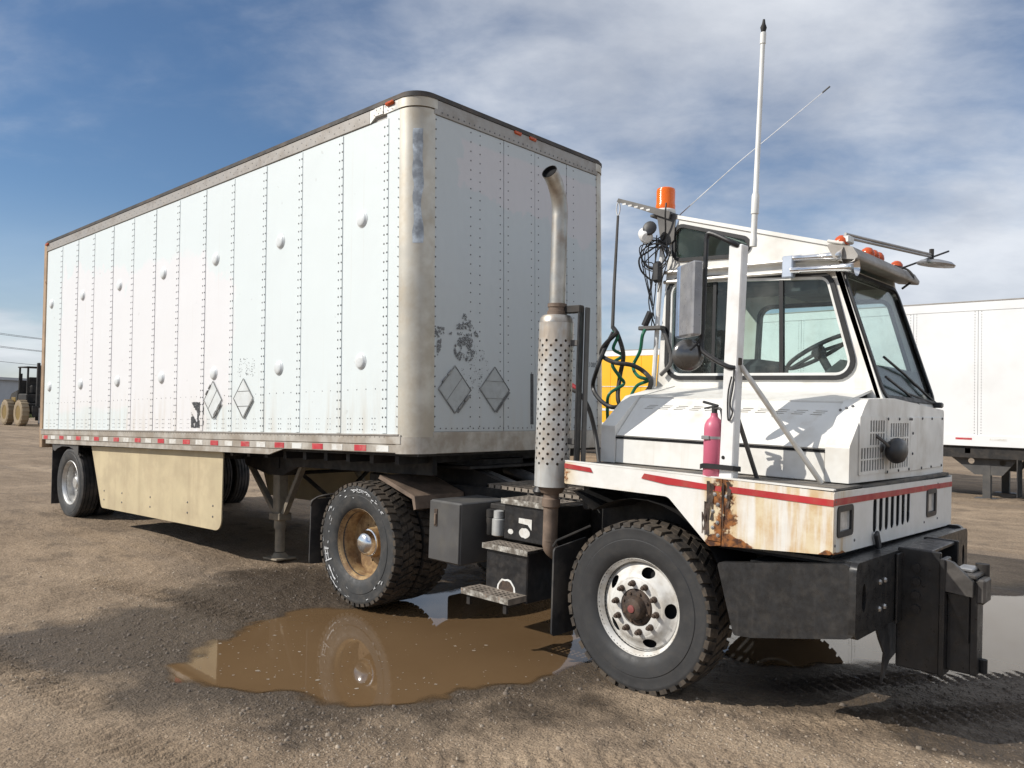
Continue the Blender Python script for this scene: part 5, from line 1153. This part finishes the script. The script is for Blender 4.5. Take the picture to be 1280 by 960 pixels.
for k_, pts in H.items(): tk(MB().tube(spline(pts, 8), .017, 8), 'air_hose', 'hose_black')
for pts in ([(-.95, -.1, 2.30), (-.86, -.17, 2.24), (-.93, -.12, 2.15), (-.88, -.07, 2.1), (-.9, -.17, 2.03), (-.87, -.12, 1.94), (-.86, -.07, 1.88), (-.92, -.17, 1.8), (-.97, -.12, 1.69), (-.99, -.07, 1.5)], [(-.64, -.12, 2.30), (-.65, -.15, 2.24), (-.7, -.1, 2.13), (-.79, -.05, 2.02), (-.68, -.15, 1.94), (-.62, -.1, 1.91), (-.75, -.05, 1.87), (-.75, -.15, 1.77), (-.89, -.1, 1.62)]):
    tk(MB().tube(spline(pts, 8), .013, 8), 'air_hose', 'hose_green', label='green air hose looped behind the cab')
tk(MB().box((-1.22, -.36, 1.90), (.10, .05, .06), .012).rod((-1.18, -.36, 1.88), (-1.08, -.34, 1.82), .018, 8), 'glad_hand', 'red_hand')
tk(MB().tube([(-.535, .10, 3.16), (-.05, .10, 3.49), (.60, .10, 3.89)], [.0045, .003, .002], 6), 'whip_antenna', 'steel'); tk(MB().tube([(.56, .10, 3.866), (.61, .10, 3.897)], .006, 6), 'antenna_tip', 'black_plastic')
# ------------------------------------------------------------------ fire extinguisher strapped to the mirror post
FX = thing('fire_extinguisher', 'sun-faded pink fire extinguisher strapped to the white mirror post', 'fire extinguisher')
def l2w(p): a = .013; return (p[0] * math.cos(a) + p[2] * math.sin(a), p[1], -p[0] * math.sin(a) + p[2] * math.cos(a))
FX.location = l2w((.468, -1.105, 1.334)); FX.rotation_euler = (0, .013, 0)
MB().lathe([(.0, .050), (.008, .056), (.27, .056), (.295, .053), (.32, .040), (.335, .024), (.345, .02), (.36, .02)], (0, 0, 0), 'z', 28).build('cylinder', 'pink_red', FX, 45)
v0 = MB().lathe([(.36, .016), (.40, .016), (.405, .01)], (0, 0, 0), 'z', 14).build('valve', 'black_plastic', FX)
MB().box((-.025, 0, .412), (.10, .018, .014), .004, Matrix.Rotation(.22, 3, 'Y')).build('lever', 'black_plastic', v0); MB().box((-.03, 0, .392), (.07, .016, .010), .003, Matrix.Rotation(-.2, 3, 'Y')).build('carry_handle', 'black_plastic', v0)
MB().tube(spline([(.01, -.01, .385), (.05, -.02, .38), (.062, -.02, .30), (.063, -.02, .20)], 5), .008, 8).build('discharge_hose', 'hose_black', FX)
MB().lathe([(.215, .058), (.230, .058)], (0, 0, 0), 'z', 28, False).build('bracket_band', 'steel', FX); MB().box((-.02, -.060, .222), (.05, .01, .022), .003).build('band_clip', 'steel', FX)
def strap(z0):
    pts = [(.07 * math.cos(a) - .005, .065 * math.sin(a)) for a in np.linspace(PI * .5, PI * 1.5, 9)] + [(.145, -.048), (.150, 0), (.145, .048)]
    p = MB(); n = len(pts); p.add([(x, y, z0 + .006 * math.sin(i)) for i, (x, y) in enumerate(pts)] + [(x, y, z0 + .028 + .006 * math.sin(i)) for i, (x, y) in enumerate(pts)], [(i, (i + 1) % n, n + (i + 1) % n, n + i) for i in range(n)]); return p
strap(.045).build('rubber_strap', 'gasket', FX)
# ------------------------------------------------------------------ parked trailers behind
def parked(name, label, x0, x1, y0, depth, zb, zt, skin, pitch, rails, riv=True):
    t_ = thing(name, label, 'trailer', ((x0 + x1) / 2, y0 + depth / 2, 0)); hx = (x1 - x0) / 2; hy = depth / 2
    B = lambda a, b_, n, m_, bev=.0, par=None: MB().bb(a, b_, bev).build(n, m_, par or t_, 25)
    B((-hx + .02, -hy + .02, zb + .02), (hx - .02, hy - .02, zt - .03), 'body_core', skin)
    n = int((x1 - x0) / pitch)
    for i in range(n):
        a = -hx + i * pitch + .004; B((a, -hy - .002, zb + .22), (a + pitch - .008, -hy + .02, zt - .18), 'side_panel', skin, .003)
    B((-hx, -hy - .012, zt - .18), (hx, -hy + .02, zt), 'top_rail', rails, .005); B((-hx, -hy - .014, zb), (hx, -hy + .02, zb + .22), 'bottom_rail', rails, .005)
    B((-hx - .01, -hy - .02, zt), (hx + .01, hy + .01, zt + .025), 'roof', 'rail_grey', .004)
    if riv:
        rv = MB()
        for i in range(1, n):
            for k in range(44):
                for dx in (-.06, .06): rv.dome((-hx + i * pitch + dx, -hy - .002, zb + .26 + k * (zt - zb - .46) / 43), (0, -1, 0), .011, .004, 5)
        rv.build('rivets', 'rivet', t_, 0, kind='stuff')
    return t_, hx, hy
PT, hx, hy = parked('parked_trailer', 'long clean white box trailer parked behind the cab at right', -8.6, 7.6, 13.2, 2.55, 1.10, 4.03, 'parked_white', 1.22, 'parked_white')
for i in range(26):
    x = -hx + .1 + i * .62
    MB().bb((x, -hy - .0165, 1.225), (x + .30, -hy - .0145, 1.265)).build('reflector_tape', 'tape_red' if i % 2 else 'tape_white', PT, 0)
MB().bb((-hx + .3, -hy + .25, .98), (hx - .1, hy - .25, 1.098)).build('floor_beam', 'chassis_dark', PT); MB().bb((-hx + .3, -hy + .05, .86), (2.2, -hy + .10, 1.098)).build('side_beam', 'chassis_dark', PT)
lx_ = -1.22 + .5
for s_ in (-1, 1):
    yy = s_ * .75 if s_ > 0 else -hy + .28
    MB().plate([[(lx_ - .62, .88), (lx_ + .62, .88), (lx_ + .34, .52), (lx_ - .16, .52)], circ(lx_ - .22, .79, .06, None, 12), circ(lx_ + .34, .78, .06, None, 12)], 'y', yy - .06, yy - .045).build('gear_gusset', 'grey_box', PT)
    MB().box((lx_ + .06, yy, .45), (.15, .13, .85), .01).build('landing_leg', 'grey_box', PT); MB().box((lx_ + .06, yy, .035), (.42, .3, .03), .008).build('foot_pad', 'grey_box', PT)
MB().box((lx_ - .25, -hy + .06, 1.0), (.12, .02, .12), .02).build('crank_bracket', 'placard_alu', PT)
for x in (lx_ + 1.25, 5.0, 6.25):
    for s_ in (-1, 1):
        if x < 2 and s_ > 0: continue
        wheel(PT, (x, s_ * (hy - .16), .47), s_ < 0, 'trail')
MB().bb((lx_ + .62, -hy + .02, .12), (lx_ + .634, -hy + .5, .86)).build('mud_flap', 'rubber', PT)
YT, hx2, hy2 = parked('yellow_trailer', 'bright yellow box trailer with white rails standing beyond the air hoses', -19.0, -9.4, 17.0, 2.5, 1.0, 3.62, 'yellow', 1.2, 'parked_white', False)
for z0, z1 in ((1.62, 1.70), (2.42, 2.445)): MB().bb((-hx2, -hy2 - .018, z0), (hx2, -hy2 - .004, z1)).build('white_stripe', 'tape_white', YT, 0)
MB().bb((-hx2 + .3, -hy2 + .3, .82), (hx2 - .2, hy2 - .3, .998)).build('floor_beam', 'chassis_dark', YT)
for x in (-3.6, -2.4, 3.2):
    for s_ in (-1, 1): wheel(YT, (x, s_ * (hy2 - .15), .47), s_ < 0, 'trail')
# ------------------------------------------------------------------ rough-terrain forklift far at left
def gz(x, y): return float(ground(np.array([x]), np.array([y]))[0][0])
fx_, fy_ = -47.9, 10.55
FK = thing('forklift', 'mud-caked yellow and black rough-terrain forklift beyond the trailer tail', 'forklift', (fx_, fy_, gz(fx_, fy_) + .0), (0, 0, math.radians(0)))
fk = lambda mb, n, m_, par=None: mb.build(n, m_, par or FK, 35)
for x in (-1.15, 1.15):
    for s_ in (-1, 1):
        w_ = fk(MB().lathe([(-.18, .40), (-.21, .55), (-.2, .64), (-.16, .69), (0, .70), (.16, .69), (.2, .64), (.21, .55), (.18, .40)], (x, s_ * 1.0, .70), 'y', 30, True), 'wheel', 'mud_tyre')
        fk(MB().lathe([(-.17, .40), (-.10, .36), (-.06, .15), (-.12, .12), (-.13, 0)], (x, s_ * 1.0, .70), ((0, -s_, 0), (1, 0, 0), (0, 0, 1)), 20), 'rim', 'fork_yellow', w_)
        lg_ = MB()
        for k in range(18): a = 2 * PI * k / 18; lg_.box((x + .69 * math.sin(a), s_ * 1.0, .70 + .69 * math.cos(a)), (.10, .36, .07), .01, Matrix.Rotation(a, 3, 'Y'))
        fk(lg_, 'tread_lugs', 'mud_tyre', w_)
fk(MB().bb((-1.7, -.72, .65), (1.3, .72, 1.25), .08), 'chassis', 'chassis_dark'); fk(MB().prism([(-1.9, .9), (-.5, .9), (-.5, 1.95), (-1.55, 1.75), (-1.9, 1.4)], 'y', -.74, .74), 'engine_hood', 'chassis_dark'); fk(MB().bb((-1.45, -.76, 1.05), (-.75, -.745, 1.55), .01), 'side_cover', 'fork_yellow')
fk(MB().bb((-.5, -.72, 1.25), (.9, .72, 1.75), .05), 'cab_base', 'chassis_dark')
for x in (-.5, .85):
    for s_ in (-1, 1): fk(MB().bb((x - .045, s_ * .66 - .045, 1.75), (x + .045, s_ * .66 + .045, 3.2), .01), 'cage_post', 'chassis_dark')
fk(MB().bb((-.6, -.75, 3.2), (.95, .75, 3.27), .02), 'cage_roof', 'chassis_dark'); fk(MB().box((-.2, 0, 2.0), (.5, .5, .5), .08).box((-.4, 0, 2.4), (.15, .5, .6), .05), 'seat', 'chassis_dark')
fk(MB().bb((-.45, -.70, 1.76), (-.40, .70, 2.5)), 'rear_guard', 'chassis_dark')
for s_ in (-1, 1):
    fk(MB().bb((1.75, s_ * .45 - .07, .3), (1.92, s_ * .45 + .07, 3.45), .02), 'mast_rail', 'chassis_dark'); fk(MB().bb((1.62, s_ * .3 - .04, .4), (1.74, s_ * .3 + .04, 3.3), .02), 'lift_chain', 'grey_bracket')
    fk(MB().prism([(2.05, .12), (3.1, .10), (3.1, .14), (2.12, .18), (2.12, 1.0), (2.05, 1.0)], 'y', s_ * .4 - .06, s_ * .4 + .06), 'fork_tine', 'steel')
fk(MB().bb((1.93, -.75, .5), (2.04, .75, 1.1), .02), 'carriage', 'chassis_dark')
fk(MB().lathe([(1.95, .06), (2.9, .06)], (-1.1, -.4, 0), 'z', 10), 'exhaust', 'chassis_dark')
# ------------------------------------------------------------------ far building, fence of power poles, grass
bx, by = -118., 24.
BD = thing('warehouse', 'long low blue-grey warehouse on the far horizon at left', 'building', (bx, by, gz(bx, by)), (0, 0, math.radians(-48)))
bd = lambda mb, n, m_, par=None: mb.build(n, m_, par or BD, 0)
bd(MB().bb((-60, 0, 0), (24, 14, 3.3)), 'wall_core', 'far_roof')
for k in range(21):
    if k % 3 != 1: bd(MB().bb((-60 + k * 4 + .15, -.25, 0), (-56 + k * 4 - .15, 0, 1.4)), 'wall_panel', 'far_wall')
    wv = bd(MB().bb((-60 + k * 4 + .2, -.22, 1.75), (-56 + k * 4 - .2, 0, 3.0)), 'window_band', 'far_wall' if k % 2 else 'parked_white'); bd(MB().bb((-60 + k * 4 + 1.6, -.26, 1.85), (-60 + k * 4 + 2.4, -.221, 2.9)), 'pane', 'far_glass', wv)
bd(MB().bb((-60.4, -.6, 3.3), (24.4, 14.4, 3.6)), 'roof', 'far_roof'); bd(MB().bb((-60, -.35, 1.45), (24, 0, 1.7)), 'ledge', 'far_roof')
poles = [(-96, 14.5, 9.2), (-62, -24, 9.2), (-104, 52, 9.2)]
for i, (x, y, h_) in enumerate(poles):
    P0 = thing('utility_pole', ['thin dark utility pole beside the far warehouse', 'wooden utility pole off at the left of the yard', 'wooden utility pole hidden behind the white trailer'][i], 'utility pole', (x, y, gz(x, y)), (0, 0, .3))
    MB().lathe([(-.5, .14), (h_, .09)], (0, 0, 0), 'z', 10).build('pole', 'wood_pole', P0)
    for z in (h_ - .5, h_ - 1.9):
        ca_ = MB().box((0, 0, z), (.12, 2.2, .12), .01).build('cross_arm', 'wood_pole', P0)
        for yy in (-.9, .9): MB().lathe([(z + .06, .05), (z + .2, .04)], (0, yy, 0), 'z', 8).build('insulator', 'far_glass', ca_)
for i, (zz, off) in enumerate(((8.9, -.9), (8.9, .9), (7.5, -.9), (7.5, .9), (5.9, 0))):
    for j, (a, b_) in enumerate(((1, 0), (0, 2))):
        pa = Vector((poles[a][0], poles[a][1] + off, gz(*poles[a][:2]) + zz)); pb = Vector((poles[b_][0], poles[b_][1] + off, gz(*poles[b_][:2]) + zz)); n = 14
        pts = [pa.lerp(pb, k / n) - Vector((0, 0, .9 * 4 * (k / n) * (1 - k / n))) for k in range(n + 1)]
        o = MB().tube(pts, .022, 5).build('power_line', 'wire'); tag(o, ['%s power line in the left sky, %s' % (('uppermost near', 'uppermost far', 'middle near', 'middle far', 'lowest')[i], ('towards the camera from the far pole', 'running on behind the trailer')[j])][0], 'power line', 'overhead power lines')
gr = MB(); random.seed(11); V_ = []; F_ = []
for k in range(9000):
    u_ = random.random(); x = -64 - random.random() * 22; y = 2 + u_ * 34; z = gz_fast(x, y) if 'gz_fast' in globals() else -.83
    a = random.uniform(0, PI); h_ = random.uniform(.25, .75); w_ = .05; o = len(V_)
    V_ += [(x - w_ * math.cos(a), y - w_ * math.sin(a), z), (x + w_ * math.cos(a), y + w_ * math.sin(a), z), (x + random.uniform(-.15, .15), y + random.uniform(-.15, .15), z + h_)]; F_.append((o, o + 1, o + 2))
gxy = np.array(V_); zz = ground(gxy[:, 0], gxy[:, 1])[0]; gxy[:, 2] += zz + .8
me = bpy.data.meshes.new('grass'); me.from_pydata([tuple(q) for q in gxy], [], F_); me.materials.append(MATS['grass']); link('grass', me, kind='stuff', label='strip of rough green grass before the far warehouse')['category'] = 'grass'
scene.render.engine = 'CYCLES'
